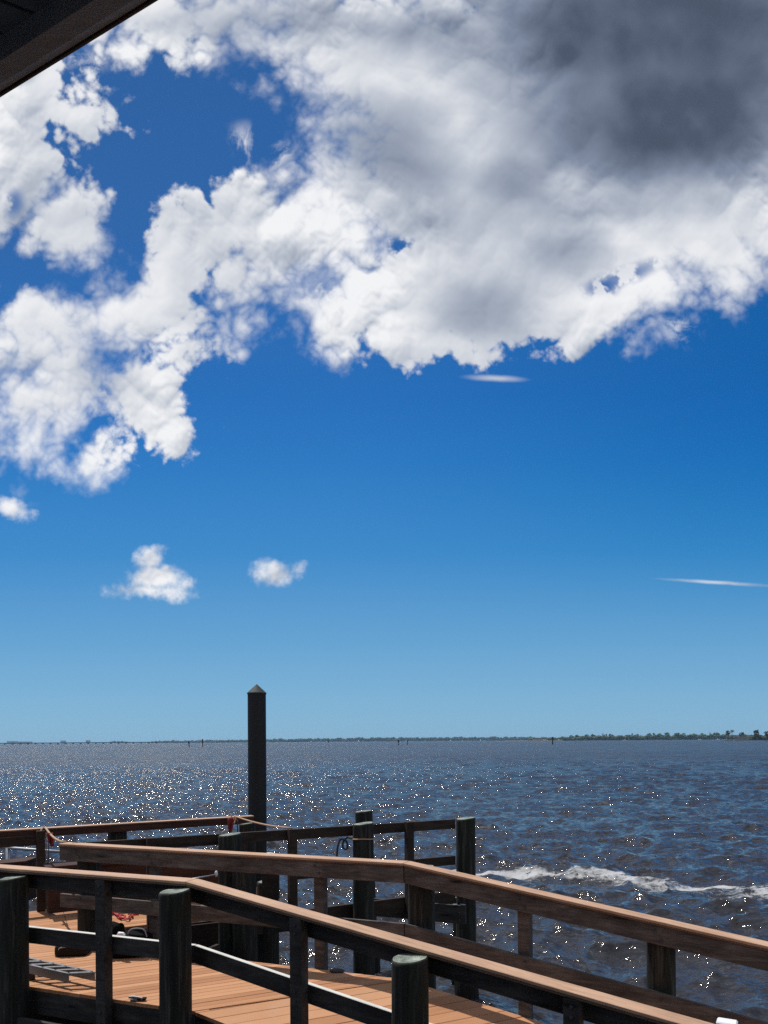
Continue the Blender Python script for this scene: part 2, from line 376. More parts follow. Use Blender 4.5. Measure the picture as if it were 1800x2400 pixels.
dpile(627, 9.3, .27, .36, 'black stub piling in the gap of the dock, standing in the water')
dpile(1068, 10.9, .10, -.2, 'thin stub piling in the water just left of the corner piling')
# tall pointed piling
tx = XD(603.5, 11.6, 0, 2000); tpz = CAMZ-(corr(605, 1624)[1])/F*11.6; tip = CAMZ-(corr(605, 1603)[1])/F*11.6
TP = thing('tall_piling', (tx.x, tx.y, WZ), 'tall black piling with a pointed cone top, rising above the horizon', 'piling')
bm = bmesh.new(); rr = 43.2/F*11.6/2
sgn = 32; rows = [(-2.4, rr*.99), (tpz-.012, rr*.985), (tpz, rr*.985)]; RR = []
for z, r in rows: RR.append([bm.verts.new((math.cos(2*math.pi*k/sgn)*r, math.sin(2*math.pi*k/sgn)*r, z)) for k in range(sgn)])
for a, b in zip(RR, RR[1:]):
    for k in range(sgn): bm.faces.new((a[k], a[(k+1) % sgn], b[(k+1) % sgn], b[k])).smooth = True
bm.faces.new(RR[-1])
sh = bm_mesh(bm, 'shaft'); link('shaft', sh, M['tall'], TP, Matrix.Translation((tx.x, tx.y, 0)) @ Matrix.Shear('XY', 4, (.0045, 0)))
bm = bmesh.new(); base = [bm.verts.new((math.cos(2*math.pi*k/sgn)*rr*1.04, math.sin(2*math.pi*k/sgn)*rr*1.04, tpz+.001)) for k in range(sgn)]
low = [bm.verts.new((v.co.x, v.co.y, tpz-.02)) for v in base]; top = bm.verts.new((0, 0, tip))
for k in range(sgn):
    bm.faces.new((base[k], base[(k+1) % sgn], top)); bm.faces.new((low[k], low[(k+1) % sgn], base[(k+1) % sgn], base[k]))
bmesh.ops.recalc_face_normals(bm, faces=bm.faces)
link('cone_cap', bm_mesh(bm, 'cone_cap'), M['cone'], TP, Matrix.Translation((tx.x, tx.y, 0)) @ Matrix.Shear('XY', 4, (.0045, 0)))
# ------------------------------------------------------------------ decking
bd = ((cf-cn).to_2d()).normalized(); bn = Vector((-bd.y, bd.x))
def clip(poly, n, c):            # keep n.p <= c
    out = []
    for a, b in zip(poly, poly[1:]+poly[:1]):
        da, db = n.dot(a.to_2d())-c, n.dot(b.to_2d())-c
        if da <= 0: out.append(a)
        if (da < 0 < db) or (db < 0 < da): out.append(a.lerp(b, da/(da-db)))
    return out
def decking(name, polys, w, gap, th, parent, mt, phase=0, grooves=False):
    """boards laid along bd; polys: convex lists of 3-D points sharing the plan"""
    bm = bmesh.new(); tl = bm.verts.layers.float.new('tone'); o = polys[0][0]
    ang = math.atan2(bd.y, bd.x); Mw = Matrix.Translation(o) @ Matrix.Rotation(ang, 4, 'Z'); inv = Mw.inverted()
    for poly in polys:
        s = [bn.dot(p.to_2d()) for p in poly]; k0 = int(math.floor((min(s)-phase)/w))-1; k1 = int(math.ceil((max(s)-phase)/w))+1
        for k in range(k0, k1):
            lo, hi = phase+k*w+gap/2, phase+(k+1)*w-gap/2
            q = clip(clip(poly, bn, hi), -bn, -lo)
            if len(q) < 3: continue
            random.seed(k*7+int(w*1000)); tone = random.random(); dz = random.uniform(-.0012, .0012)
            # chamfered top
            top = [p+Vector((0, 0, dz)) for p in q]; ce = sum(top, Vector())/len(top)
            def ins(p, e):
                sp = bn.dot(p.to_2d()); side = 1 if sp > (lo+hi)/2 else -1
                return p-Vector((bn.x, bn.y, 0))*(e*side)
            rings = [[ins(p, .003) for p in top], [p-Vector((0, 0, .003)) for p in top], [p-Vector((0, 0, th)) for p in top]]
            vs = []
            for r in rings:
                row = []
                for p in r:
                    v = bm.verts.new(inv @ p); v[tl] = tone; row.append(v)
                vs.append(row)
            n = len(q); bm.faces.new(vs[0]); bm.faces.new(vs[2][::-1])
            for a, b in zip(vs, vs[1:]):
                for j in range(n): bm.faces.new((a[j], b[j], b[(j+1) % n], a[(j+1) % n]))
    bmesh.ops.recalc_face_normals(bm, faces=bm.faces)
    return link(name, bm_mesh(bm, name), mt, parent, Mw)
def v3(p, z): return Vector((p[0], p[1], z))
NO = NL.off(.099); FO = FL.off(.045)       # deck edges
BW = thing('boardwalk', (cn.x, cn.y, 0), 'orange brown boardwalk between the two nearest railings, with a ramp down to the right', 'boardwalk')
fz = lambda line, i, t: line.zat(i, t)-CAPZ
seamN, seamF = NO[1], FO[1]
decking('level_decking', [[v3(seamN, 0), v3(seamF, 0), v3(FO[0], 0), v3(NO[0], 0)]], .083, .0042, .03, BW, M['deck'], phase=bn.dot(seamN))
Lr = 4.6; rn = NL.d[1]*Lr; rf = FL.d[1]*Lr
decking('ramp_decking', [[v3(seamN, -.004), v3(seamN+rn, RS*Lr-.004), v3(seamF+rf, RS*Lr-.004), v3(seamF, -.004)]], .125, .006, .03, BW, M['deck'], phase=bn.dot(seamN)-.02)
def under(line, i, o0, o1, z, h, name, mt, par, **k): return rail_run(line, i, o0, o1, z-CAPZ, h, name, mt, par, **k)
for i in (0, 1):
    under(NL, i, .101, .14, -.0312, .20, 'fascia_board', M['railgrey'], BW, gap=.01)
    under(FL, i, .003, .042, -.0312, .20, 'fascia_board', M['railgrey'], BW, gap=.01)
for k, t in enumerate((1.0, 2.1, 3.2)):
    a, b = NL.at(0, t, .15), NL.at(0, t, 1.9)
    plank('joist', (a-NL.d[0]*.02, b-NL.d[0]*.02, b+NL.d[0]*.02, a+NL.d[0]*.02), (-.0312, -.0312), .18, M['darkwood'], BW)
# long lower stringer seen under the near fascia
under(NL, 0, -.10, -.06, -.195, .30, 'stringer', M['railgrey'], BW, t0=.2)
under(NL, 0, .6, .64, -.25, .75, 'bracing_board', M['darkwood'], BW)
# outer walkway
# intersection of D1 line and F line
def isect(p, d, q, e):
    t = ((q-p).cross(e))/(d.cross(e)); return p+d*t
D1e = D1.off(-.09+.0); D2e = D2.off(.05)
I = isect(D1.at(0, 0, .0), D1.d[0], FO[0], ld)
W2 = D2.at(0, D2.tpx(0, 700), .36); W1 = D1.at(0, (D1.p[1]-D1.p[0]).length, 0); D2L = D2.at(0, 0, .36)
D1x = isect(D1.at(0, 0, 0), D1.d[0], D2L, D2.n[0])
OW = thing('outer_walkway', (W2.x, W2.y, 0), 'pale sunlit walkway boards beyond the middle railing, with a red rope lying on them', 'walkway')
tri_l = I+(I-FO[0]).normalized()*.0
decking('decking', [[v3(D2L, -.002), v3(W2, -.002), v3(W1, -.002), v3(D1x, -.002)], [v3(FO[0]+ld*.012, -.002), v3(D2L-D2.d[0]*.006, -.002), v3(D1x-D1.d[0]*.006, -.002), v3(I, -.002)]], .095, .006, .03, OW, M['deck'], phase=.03)
# left extension behind the near deck, beyond the frame
plank('edge_beam', (D2L, W2, D2.at(0, D2.tpx(0, 700), .32), D2.at(0, 0, .32)), (-.0335, -.0335), .24, M['darkwood'], OW)
plank('dark_fill_boards', (D2.at(0, 0, .30), D2.at(0, D2.tpx(0, 548), .30), D2.at(0, D2.tpx(0, 548), .27), D2.at(0, 0, .27)), (-.05, -.05), 1.25, M['darkwood'], OW)  # dark boards added to turn the shaded void under the walkway black
ev = (W1-W2).normalized(); en = Vector((ev.y, -ev.x))
plank('edge_beam', (W2+en*.003, W1+en*.003, W1+en*.04, W2+en*.04), (-.004, -.004), .24, M['darkwood'], OW)
# slip beam under the dark railing, from the walkway end to the corner piling
SB = thing('slip_frame', (d2r.x, d2r.y, 0), 'dark timber beam frame bolted to the corner piling above the water', 'dock frame')
tA = D2.tpx(0, 706); tB = (D2.p[1]-D2.p[0]).length
plank('beam', (D2.at(0, tA, .055), D2.at(0, tB, .055), D2.at(0, tB, .10), D2.at(0, tA, .10)), (.03, .06), .2, M['darkwood'], SB)
xl = P(866, 2100, 10.15); xr = P(1093, 2122, 9.62); dd = (xr-xl).to_2d().normalized(); nn = Vector((-dd.y, dd.x))*.04
cb = plank('cross_beam', (xl.to_2d()-nn, xr.to_2d()-nn, xr.to_2d(), xl.to_2d()), (xl.z-.02, xr.z), .235, M['railgrey'], SB)
for bx, by in ((1077, 2140), (1077, 2157), (1005, 2147)):
    q = P(bx, by, 9.62+(1093-bx)/227*.5-.055)
    bm = bmesh.new(); bmesh.ops.create_cone(bm, cap_ends=True, segments=8, radius1=.014, radius2=.012, depth=.03)
    link('bolt', bm_mesh(bm, 'bolt'), M['cord'], cb, Matrix.Translation(q) @ Matrix.Rotation(math.pi/2, 4, 'X'))
for bx in (1067, 1086):
    q = P(bx, 2122.5, 9.6); box('bolt', (q.x, q.y+.02, q.z+.008), (.06, .05, .014),   .1, M['bolt'], cb)
# ------------------------------------------------------------------ bench locker along the outer rail
t0, t1 = D1.tpx(0, 103), D1.tpx(0, 512)
bq = lambda t, o: D1.at(0, t, o)
BL = thing('dock_bench', (bq(t0, -.1).x, bq(t0, -.1).y, 0), 'long low red brown bench box under the farthest railing', 'bench')
plank('front_panel', (bq(t0, -.42), bq(t1, -.42), bq(t1, -.38), bq(t0, -.38)), (.56, .56), .53, M['redwood'], BL)
plank('seat', (bq(t0-.03, -.46), bq(t1, -.46), bq(t1, -.10), bq(t0-.03, -.10)), (.60, .60), .038, M['redwood'], BL)
plank('side_panel', (bq(t0, -.378), bq(t0, -.12), bq(t0+.04, -.12), bq(t0+.04, -.378)), (.56, .56), .53, M['darkwood'], BL)
LB = thing('low_brown_box', P(10, 2060, 9.6), 'low red brown box end at the left edge, left of the square post', 'box')
a = P(-60, 2029, 9.4); b = P(60, 2027, 9.75)
plank('lid', (a.to_2d(), b.to_2d(), b.to_2d()+Vector((0, .4)), a.to_2d()+Vector((0, .4))), (a.z, a.z), .03, M['redwood'], LB)
plank('side', (a.to_2d()+Vector((0, .02)), b.to_2d()+Vector((-.03, .02)), b.to_2d()+Vector((-.03, .36)), a.to_2d()+Vector((0, .36))), (a.z-.032, a.z-.032), a.z-.04, M['redwood'], LB)
# galvanised pipe rail
h0 = P(18, 1987, 10.9); h1 = P(175, 1999, 10.4)
PR = thing('pipe_rail', h0, 'thin grey metal pipe handrail at the left, seen below the farthest railing', 'handrail')
tube('rail', [h0-Vector((1.2, -.3, 0)), h0, h1], .022, M['pipe'], PR)
tube('post', [h0, h0-Vector((0, 0, 2.3))], .03, M['pipe'], PR); tube('post', [h1, h1-Vector((0, 0, 2.3))], .03, M['pipe'], PR)
# ------------------------------------------------------------------ ropes, flags
pA = D1.at(0, D1.tpx(0, 106), -.0); pA = Vector((pA.x, pA.y, CAPZ+.01)); pB = Vector((fl.x+.02, fl.y+.05, CAPZ+.006))
RP = thing('rope', pA, 'tan rope tied from the farthest railing to the left end of the middle one', 'rope', 'tan ropes closing the walkway')
tube('line', sag(pA, pB, .05), .013, M['tanrope'], RP)
tube('loop', [pA+Vector((-.02, -.01, .0)), pA+Vector((-.02, -.08, -.03)), pA+Vector((.0, -.08, -.1)), pA+Vector((.01, .0, -.12)), pA+Vector((.01, .06, -.05))], .012, M['tanrope'], RP, smoothpts=2)
for dx, l in ((.0, .34), (.11, .38)):
    q = pA.lerp(pB, dx*1.2+.02)-Vector((0, .0, .06)); tube('loose_end', [q, q+Vector((.01, 0, -l*.5)), q+Vector((.0, -.01, -l))], .006, M['cord'] if dx else M['tanrope'], RP, smoothpts=1)
def cloth(x, y, d, w, h, label, flip=1):
    q = P(x, y, d); bm = bmesh.new(); n, mrows = 6, 8; g = []
    for j in range(mrows+1):
        t = j/mrows; ww = w*(1-t*.8); row = []
        for i in range(n+1):
            s = i/n-.5; row.append(bm.verts.new((s*ww+flip*t*w*.25, .02*math.sin(s*9+t*3), -h*t)))
        g.append(row)
    for j in range(mrows):
        for i in range(n): bm.faces.new((g[j][i], g[j][i+1], g[j+1][i+1], g[j+1][i]))
    me = bm_mesh(bm, 'ribbon'); o = link('cloth_ribbon', me, M['redcloth'], None, Matrix.Translation(q), smooth=True)
    sm = o.modifiers.new('thick', 'SOLIDIFY'); sm.thickness = .006; return tag(o, label, 'ribbon', 'red warning ribbons')
cloth(117, 1952, 9.0, .10, .16, 'dark red cloth ribbon hanging from the rope at the left end of the farthest railing')
pC = D1.at(0, D1.tpx(0, 549), -.01); pC = Vector((pC.x, pC.y, CAPZ+.015)); pD = D2.at(0, D2.tpx(0, 684), .0); pD = Vector((pD.x, pD.y, CAPZ+.022))
RQ = thing('rope', pC, 'tan rope stretched across the front of the tall pointed piling', 'rope', 'tan ropes closing the walkway')
tube('line', sag(pC, pD, .03), .012, M['tanrope'], RQ)
tube('loop', [pC+Vector((-.04, -.02, .02)), pC+Vector((-.03, -.06, -.05)), pC+Vector((.0, -.05, -.12)), pC+Vector((.02, .02, -.02))], .012, M['tanrope'], RQ, smoothpts=2)
q = pC+Vector((.05, -.03, -.05)); tube('loose_end', [q, q+Vector((.0, 0, -.12)), q+Vector((.0, -.01, -.22))], .009, M['cord'], RQ)
cloth(543, 1917, 10.35, .11, .21, 'red cloth ribbon on the farthest railing, just left of the tall pointed piling', -1)
# dark mooring line on the roped piling
pc = D2.at(0, D2.tpx(0, 843), -.10); q = P(806, 1962, 9.35)
ML = thing('mooring_line', q, 'dark knotted mooring line hanging in a loop left of the roped piling', 'rope')
tube('coil', [Vector((pc.x+.14*math.cos(a), pc.y+.14*math.sin(a), q.z-.01+.004*math.sin(a*3))) for a in [k*math.pi/12 for k in range(24)]], .009, M['tanrope'], ML, closed=True)
tube('loop', [Vector((pc.x-.12, pc.y-.06, q.z)), q+Vector((.04, 0, .0)), q+Vector((-.01, 0, -.05)), q+Vector((-.02, 0, -.13)), q+Vector((.03, 0, -.16)), q+Vector((.05, 0, -.10)), q+Vector((.02, -.01, -.03)), q+Vector((-.05, -.01, -.02)), q+Vector((-.08, -.01, -.12)), q+Vector((-.09, -.01, -.24))], .013, M['cord'], ML, smoothpts=2)
# white tag, white topped pole and little fittings
q = P(561, 1981, 8.62); TG = thing('white_tag', q, 'small white plastic tag on the side of a dark piling', 'tag')
box('plate', q, (.045, .012, .05), .2, M['white'], TG, .002); box('clip', q-Vector((-.0, 0, .05)), (.018, .02, .05), .2, M['greyfabric'], TG, .002)
ka = P(425, 2064, 7.9); kb = P(507, 2050, 8.15)
PL = thing('thin_pole', ka, 'thin grey pole with a white knob under the middle railing', 'pole')
tube('shaft', [ka, kb], .008, M['pipe'], PL)
bm = bmesh.new(); bmesh.ops.create_uvsphere(bm, u_segments=14, v_segments=8, radius=.022); bmesh.ops.scale(bm, vec=(.8, .8, 1.6), verts=bm.verts)
link('knob', bm_mesh(bm, 'knob'), M['white'], PL, Matrix.Translation(kb+Vector((0, 0, .01))), smooth=True)
q = D2.at(0, D2.tpx(0, 634), 0); q = P(634, 2004, 9.1)
KC = thing('dock_cleat', q, 'small pale cleat just above the middle railing, right of the tall pointed piling', 'cleat')
tube('horns', [q+Vector((-.11, 0, -.02)), q+Vector((-.06, 0, .015)), q+Vector((.0, 0, .022)), q+Vector((.05, 0, .01)), q+Vector((.1, 0, -.015))], .012, M['white'], KC, smoothpts=2)
box('base', q-Vector((0, 0, .035)), (.1, .05, .06), 0, M['black'], KC); box('pedestal', q-Vector((0, 0, .3)), (.2, .1, .47), 0, M['darkwood'], KC)
# deck cleat near the fascia
q = PZ(318, 2346, 0.0); CL = thing('deck_cleat', q, 'small metal cleat lying on the boards near the front edge of the boardwalk', 'cleat')
ang = .1
tube('horns', [q+Vector((-.055, 0, .03)), q+Vector((-.02, 0, .034)), q+Vector((.02, -.005, .03)), q+Vector((.06, -.01, .022))], .011, M['alu'], CL, smoothpts=2)
box('foot', q+Vector((-.01, 0, .012)), (.06, .035, .022), .1, M['alu'], CL); box('lever', q+Vector((.05, .0, .018)), (.07, .035, .02), .05, M['blackplastic'], CL)
# dark leaf-like rag on the ramp edge
q = PZ(792, 2276, 0.0); rg = bmesh.new(); bmesh.ops.create_icosphere(rg, subdivisions=3, radius=1)
for v in rg.verts:
    v.co *= 1+.3*mnoise.noise(v.co*1.7); v.co = Vector((v.co.x*.07, v.co.y*.045, v.co.z*.018))
RG = link('crumpled_rag', bm_mesh(rg, 'crumpled_rag'), M['cord'], None, Matrix.Translation(q+Vector((0, -.02, .012))), smooth=True); tag(RG, 'small dark crumpled rag lying at the far edge of the ramp', 'rag')
# ------------------------------------------------------------------ ladder
ZL = .13
na, nb = PZ(-90, 2225.5, ZL), PZ(163, 2281, ZL); fa, fb = PZ(-90, 2218, ZL), PZ(224, 2278, ZL)
ldr = (nb-na).normalized(); fa = fb-ldr*(nb-na).length
LD = thing('aluminium_ladder', (nb.x, nb.y, 0), 'weathered aluminium ladder lying across the boards at the lower left', 'ladder')
def rail_l(a, b):
    d = (b-a).normalized(); n = Vector((-d.y, d.x, 0))
    bm = bmesh.new(); prof = [(-.012, 0), (.012, 0), (.012, -.008), (-.004, -.008), (-.004, -.067), (.012, -.067), (.012, -.075), (-.012, -.075)]
    A = [bm.verts.new(n*u+Vector((0, 0, w))) for u, w in prof]; Bv = [bm.verts.new(b-a+n*u+Vector((0, 0, w))) for u, w in prof]
    for k in range(8): bm.faces.new((A[k], A[(k+1) % 8], Bv[(k+1) % 8], Bv[k]))
    bm.faces.new(A[::-1]); bm.faces.new(Bv); bmesh.ops.recalc_face_normals(bm, faces=bm.faces)
    return link('side_rail', bm_mesh(bm, 'side_rail'), M['alu'], LD, Matrix.Translation(a))
rail_l(na, nb); rail_l(fa, fb)
for k in range(9):
    s = .03+k*.17; a = nb-ldr*s-Vector((0, 0, .012)); b = fb-ldr*s-Vector((0, 0, .012)); d = (b-a)
    box('rung', a.lerp(b, .5), (d.length, .032, .024), math.atan2(d.y, d.x), M['alu'], LD, .003)
for s in (.5, 1.5):
    for aa in (nb, fb):
        q = aa-ldr*s; box('block', (q.x, q.y, .027), (.05, .04, .052), .3, M['darkwood'], LD)
# ------------------------------------------------------------------ bags
def lump(name, c, size, yaw, mt, par, amp=.12, sub=4, power=.55, seed=1, sag_=0):
    bm = bmesh.new(); bmesh.ops.create_icosphere(bm, subdivisions=sub, radius=1)
    for v in bm.verts:
        p = v.co.copy(); q = Vector([math.copysign(abs(u)**power, u) for u in p]); q *= 1+amp*mnoise.noise(p*1.6+Vector((seed, 0, 0)))+amp*.4*mnoise.noise(p*5+Vector((seed, 3, 0)))
        if q.z < -.85: q.z = -.85
        v.co = Vector((q.x*size[0]/2, q.y*size[1]/2, q.z*size[2]/2+sag_*q.x*q.x))
    return link(name, bm_mesh(bm, name), mt, par, Matrix.Translation(c) @ Matrix.Rotation(yaw, 4, 'Z'), smooth=True)
q = PZ(287, 2248, 0); BG = thing('black_duffel_bag', q, 'black soft bag with white patches slumped on the boards behind the nearest railing', 'bag')
lump('body', q+Vector((.02, .12, .11)), (.42, .24, .26), .1, M['black'], BG, seed=4)
lump('flap', q+Vector((-.09, .10, .255)), (.15, .12, .16), .5, M['black'], BG, amp=.35, power=.9, seed=9)
lump('white_patch', q+Vector((-.01, .0, .235)), (.10, .05, .055), -.5, M['white'], BG, amp=.4, sub=3, power=.9, seed=2)
lump('white_patch', q+Vector((-.155, .03, .25)), (.05, .04, .09), .4, M['white'], BG, amp=.4, sub=3, power=.9, seed=5)
tube('handle', [q+Vector((.03, .05, .2)), q+Vector((.05, .05, .27)), q+Vector((.12, .05, .285)), q+Vector((.2, .05, .275)), q+Vector((.22, .05, .2))], .007, M['greyfabric'], BG, smoothpts=2)
q = PZ(160, 2243, 0); CS = thing('black_case', q, 'flat black case with a grey handle lying on the boards, left of the square post', 'case')
lump('body', q+Vector((0, .12, .05)), (.31, .24, .12), .05, M['blackplastic'], CS, amp=.05, power=.4, seed=7)
tube('handle', [q+Vector((-.1, .01, .06)), q+Vector((-.085, -.01, .09)), q+Vector((-.02, -.01, .1)), q+Vector((.05, -.01, .098))], .006, M['greyfabric'], CS, smoothpts=2)
# red rope heap
pts = []; random.seed(5)
for k in range(60):
    t = k/59; x = 206+t*105+10*math.sin(t*23); y = 2146+5.0*math.sin(t*31+1)-3*math.cos(t*11); pts.append(PZ(x, y, .012+.012*(k % 3)))
RR_ = thing('red_rope', pts[0], 'tangled red rope lying on the pale boards of the outer walkway', 'rope')
tube('heap', pts, .011, M['redrope'], RR_, smoothpts=2)
tube('loop', [PZ(300, 2138, .01), PZ(308, 2140, .01), PZ(322, 2139, .01), PZ(324, 2143, .01), PZ(310, 2144, .01), PZ(301, 2141, .01)], .010, M['redrope'], RR_, closed=True)
tube('loop', [PZ(276, 2150, .01), PZ(284, 2144, .01), PZ(293, 2146, .01), PZ(290, 2152, .01), PZ(280, 2153, .01)], .010, M['redrope'], RR_, closed=True)
# small white topped fitting at the bottom right
q = P(1704, 2396, 3.35); FT = thing('rail_lamp', q, 'small white topped fitting on the nearest rail at the bottom right corner', 'fitting')
box('white_cap', q+Vector((0, 0, -.004)), (.085, .07, .022), -.5, M['white'], FT, .006); box('dark_body', q+Vector((.0, 0, -.068)), (.07, .06, .104), -.5, M['blackplastic'], FT)
# ------------------------------------------------------------------ roof eave
ZR = CAMZ+2.0
o0, o1 = PZ(0, 225, ZR), PZ(365, 0, ZR); i0 = PZ(0, 143, ZR); ed = (o1-o0).to_2d().normalized(); en = Vector((-ed.y, ed.x))
if en.dot((i0-o0).to_2d()) < 0: en = -en
wI = en.dot((i0-o0).to_2d()); print('eave', o0, o1, wI)
E0 = o0.to_2d()-ed*1.6; E1 = o0.to_2d()+ed*3.2
RF = thing('eave', (o0.x, o0.y, ZR), 'dark wooden roof eave crossing the top left corner of the picture', 'roof')
bm = bmesh.new(); prof = [(.028, 0), (wI, 0), (wI, .20), (-.004, .20), (-.004, .018), (.0, .014)]
Aq = [bm.verts.new(v3(E0+en*u-o0.to_2d(), w)) for u, w in prof]; Bq = [bm.verts.new(v3(E1+en*u-o0.to_2d(), w)) for u, w in prof]
for k in range(6): bm.faces.new((Aq[k], Aq[(k+1) % 6], Bq[(k+1) % 6], Bq[k]))
bm.faces.new(Aq[::-1]); bm.faces.new(Bq); bmesh.ops.recalc_face_normals(bm, faces=bm.faces)
link('fascia', bm_mesh(bm, 'fascia'), M['roof'], RF, Matrix.Translation((o0.x, o0.y, ZR)))
plank('drip_edge', (E0-en*.012, E1-en*.012, E1-en*.005, E0-en*.005), (ZR+.20, ZR+.20), .19, M['caplip'], RF, .001)
# soffit boards
sa, sb = PZ(0, 4, ZR+.07), PZ(113, 38, ZR+.07); sd = (sb-sa).to_2d().normalized()
gapw = .098
base = isect(sa.to_2d(), sd, (E0+en*wI), ed)
bm = bmesh.new(); step = ed*(gapw/abs(sd.cross(ed)))
for k in range(-14, 22):
    p0 = base+step*k; p1 = p0+step*.88; back = -sd*2.6 if (-sd).dot(en) > 0 else sd*2.6
    quad = [p0, p1, p1+back, p0+back]
    vb = [bm.verts.new(v3(p-o0.to_2d(), .07+(0 if j < 2 else .25))) for j, p in enumerate(quad)]; vt = [bm.verts.new(v.co+Vector((0, 0, .02))) for v in vb]
    bm.faces.new(vb); bm.faces.new(vt)
    for j in range(4): bm.faces.new((vb[j], vb[(j+1) % 4], vt[(j+1) % 4], vt[j]))
bmesh.ops.recalc_face_normals(bm, faces=bm.faces)
link('soffit', bm_mesh(bm, 'soffit'), M['soffit'], RF, Matrix.Translation((o0.x, o0.y, ZR)))
bm = bmesh.new(); vs = [bm.verts.new(v3(p-o0.to_2d(), z)) for p, z in ((E0, .201), (E1, .201), (E1+en*2.8, .60), (E0+en*2.8, .60))]
vt = [bm.verts.new(v.co+Vector((0, 0, .05))) for v in vs]; bm.faces.new(vs); bm.faces.new(vt)
for j in range(4): bm.faces.new((vs[j], vs[(j+1) % 4], vt[(j+1) % 4], vt[j]))
bmesh.ops.recalc_face_normals(bm, faces=bm.faces); link('roof_panel', bm_mesh(bm, 'roof_panel'), M['soffit'], RF, Matrix.Translation((o0.x, o0.y, ZR)))
# wall of the building the eave belongs to, on the photographer's side
wa, wb = E0+en*1.9-ed*.6, E0+en*1.9+ed*5.4
plank('wall', (wa, wb, wb+en*.15, wa+en*.15), (ZR+.4, ZR+.4), ZR+1.2, M['soffit'], RF)
plank('terrace_floor', (E0+en*1.1, E1+ed*1.2+en*1.1, E1+ed*1.2+en*1.88, E0+en*1.88), (.55, .55), .15, M['darkwood'], RF)
# ------------------------------------------------------------------ water
WAVES = []; r2 = np.random.default_rng(5)
wind = math.radians(-118)
for k in range(170):
    lam = .26*(4.0/.26)**(r2.random()**1.25); kk = 2*math.pi/lam
    sp = .75+.5*(1-min(1, lam/3)); th = wind+r2.normal(0, sp*.75)
    st = .041*(1.0 if lam > .6 else 1.05)*(1 if lam < 1.7 else .6); WAVES.append((kk*math.cos(th), kk*math.sin(th), st/kk, r2.random()*6.283, lam))
def waves(X, Y, cell):
    dx = np.zeros_like(X); dy = np.zeros_like(X); dz = np.zeros_like(X)
    gust = 1+.25*np.sin(X*.11+Y*.07+1)*np.sin(Y*.05-X*.04)
    for kx, ky, a, ph, lam in WAVES:
        w = np.clip((lam/cell-2.2)/2, 0, 1)*a*gust; t = kx*X+ky*Y+ph+.6*np.sin(.23*X-.31*Y+ph*3); kk = math.hypot(kx, ky); s, c = np.sin(t), np.cos(t)
        dz += w*c; dx -= w*s*kx/kk*.95; dy -= w*s*ky/kk*.95
    return dx, dy, dz
NX, d0, ratio, NR = 900, 4.0, 1.0066, 640
ds = d0*ratio**np.arange(NR); us = np.linspace(-.82, .82, NX)
Yg = np.repeat(ds[:, None], NX, 1); Xg = Yg*us[None, :]; cell = np.maximum(Yg*(us[1]-us[0]), Yg*(ratio-1)*.75)
dx, dy, dz = waves(Xg, Yg, cell); ex = np.minimum(1, (ds[-1]-Yg)/(ds[-1]*.25)); dx *= ex; dy *= ex; dz *= ex
co = np.stack([Xg+dx, Yg+dy, dz], -1).reshape(-1, 3)
far = 8400.; dend = ds[-1]
me = bpy.data.meshes.new('water'); idx = np.arange(NR*NX).reshape(NR, NX)
q = np.stack([idx[:-1, :-1], idx[:-1, 1:], idx[1:, 1:], idx[1:, :-1]], -1).reshape(-1, 4)
# outer skirt: far row, sides and back out to the limits
ex_v = []; ex_f = []; base_i = NR*NX
def addv(x, y): ex_v.append((x, y, 0.)); return base_i+len(ex_v)-1
dist = [600, 1000, 2000, 4000, 8300]; cols = list(range(0, NX, 29))+([NX-1] if (NX-1) % 29 else [])
prev = [int(idx[-1, c]) for c in cols]
for di in dist:
    row = [addv(di*us[c], di) for c in cols]
    ex_f += [(prev[j], prev[j+1], row[j+1], row[j]) for j in range(len(cols)-1)]; prev = row
lc, rc = addv(-8300, 8300), addv(8300, 8300); lb, rb = addv(-8300, -60), addv(8300, -60)
nl_, nr_ = int(idx[0, 0]), int(idx[0, -1]); fl_, fr_ = prev[0], prev[-1]
ex_f += [(lb, nl_, int(idx[-1, 0]), fl_, lc), (nr_, rb, rc, fr_, int(idx[-1, -1])), (lb, rb, nr_, nl_)]
allv = np.concatenate([co, np.array(ex_v)]); nf = len(q)+len(ex_f)
loops = np.concatenate([q.reshape(-1)]+[np.array(f) for f in ex_f]); tot = np.concatenate([np.full(len(q), 4), np.array([len(f) for f in ex_f])])
me.vertices.add(len(allv)); me.vertices.foreach_set('co', allv.astype(np.float32).ravel()); me.loops.add(len(loops)); me.loops.foreach_set('vertex_index', loops.astype(np.int32))
me.polygons.add(nf); me.polygons.foreach_set('loop_start', np.concatenate([[0], np.cumsum(tot)[:-1]]).astype(np.int32)); me.update(calc_edges=True); me.validate()
me.polygons.foreach_set('use_smooth', np.ones(len(me.polygons), dtype=bool))
m, g, b = mat('brown choppy river water'); pos = g.new('ShaderNodeNewGeometry').outputs['Position']
p2 = g.v('MULTIPLY', pos, (1, 1, 0)); cam = g.new('ShaderNodeCameraData')
dist_ = g.v('LENGTH', p2, out=1)
def slope(sc, amp, rot, f=None, det=3):
    c = g.v('SUBTRACT', g.noise(g.mapping(p2, rot=(0, 0, rot), sc=(1, 2.3, 1)), sc, det, .6, .4, out='Color'), (.5, .5, .5))
    return g.v('SCALE', g.v('MULTIPLY', c, (1.0, 1.25, 0)), sc=amp if f is None else g.m('MULTIPLY', f, amp))
nf_ = g.mr(dist_, 6, 40, .5, 1); ff = g.mr(dist_, 18, 90); fff = g.mr(dist_, 50, 260); f4 = g.mr(dist_, 120, 600)
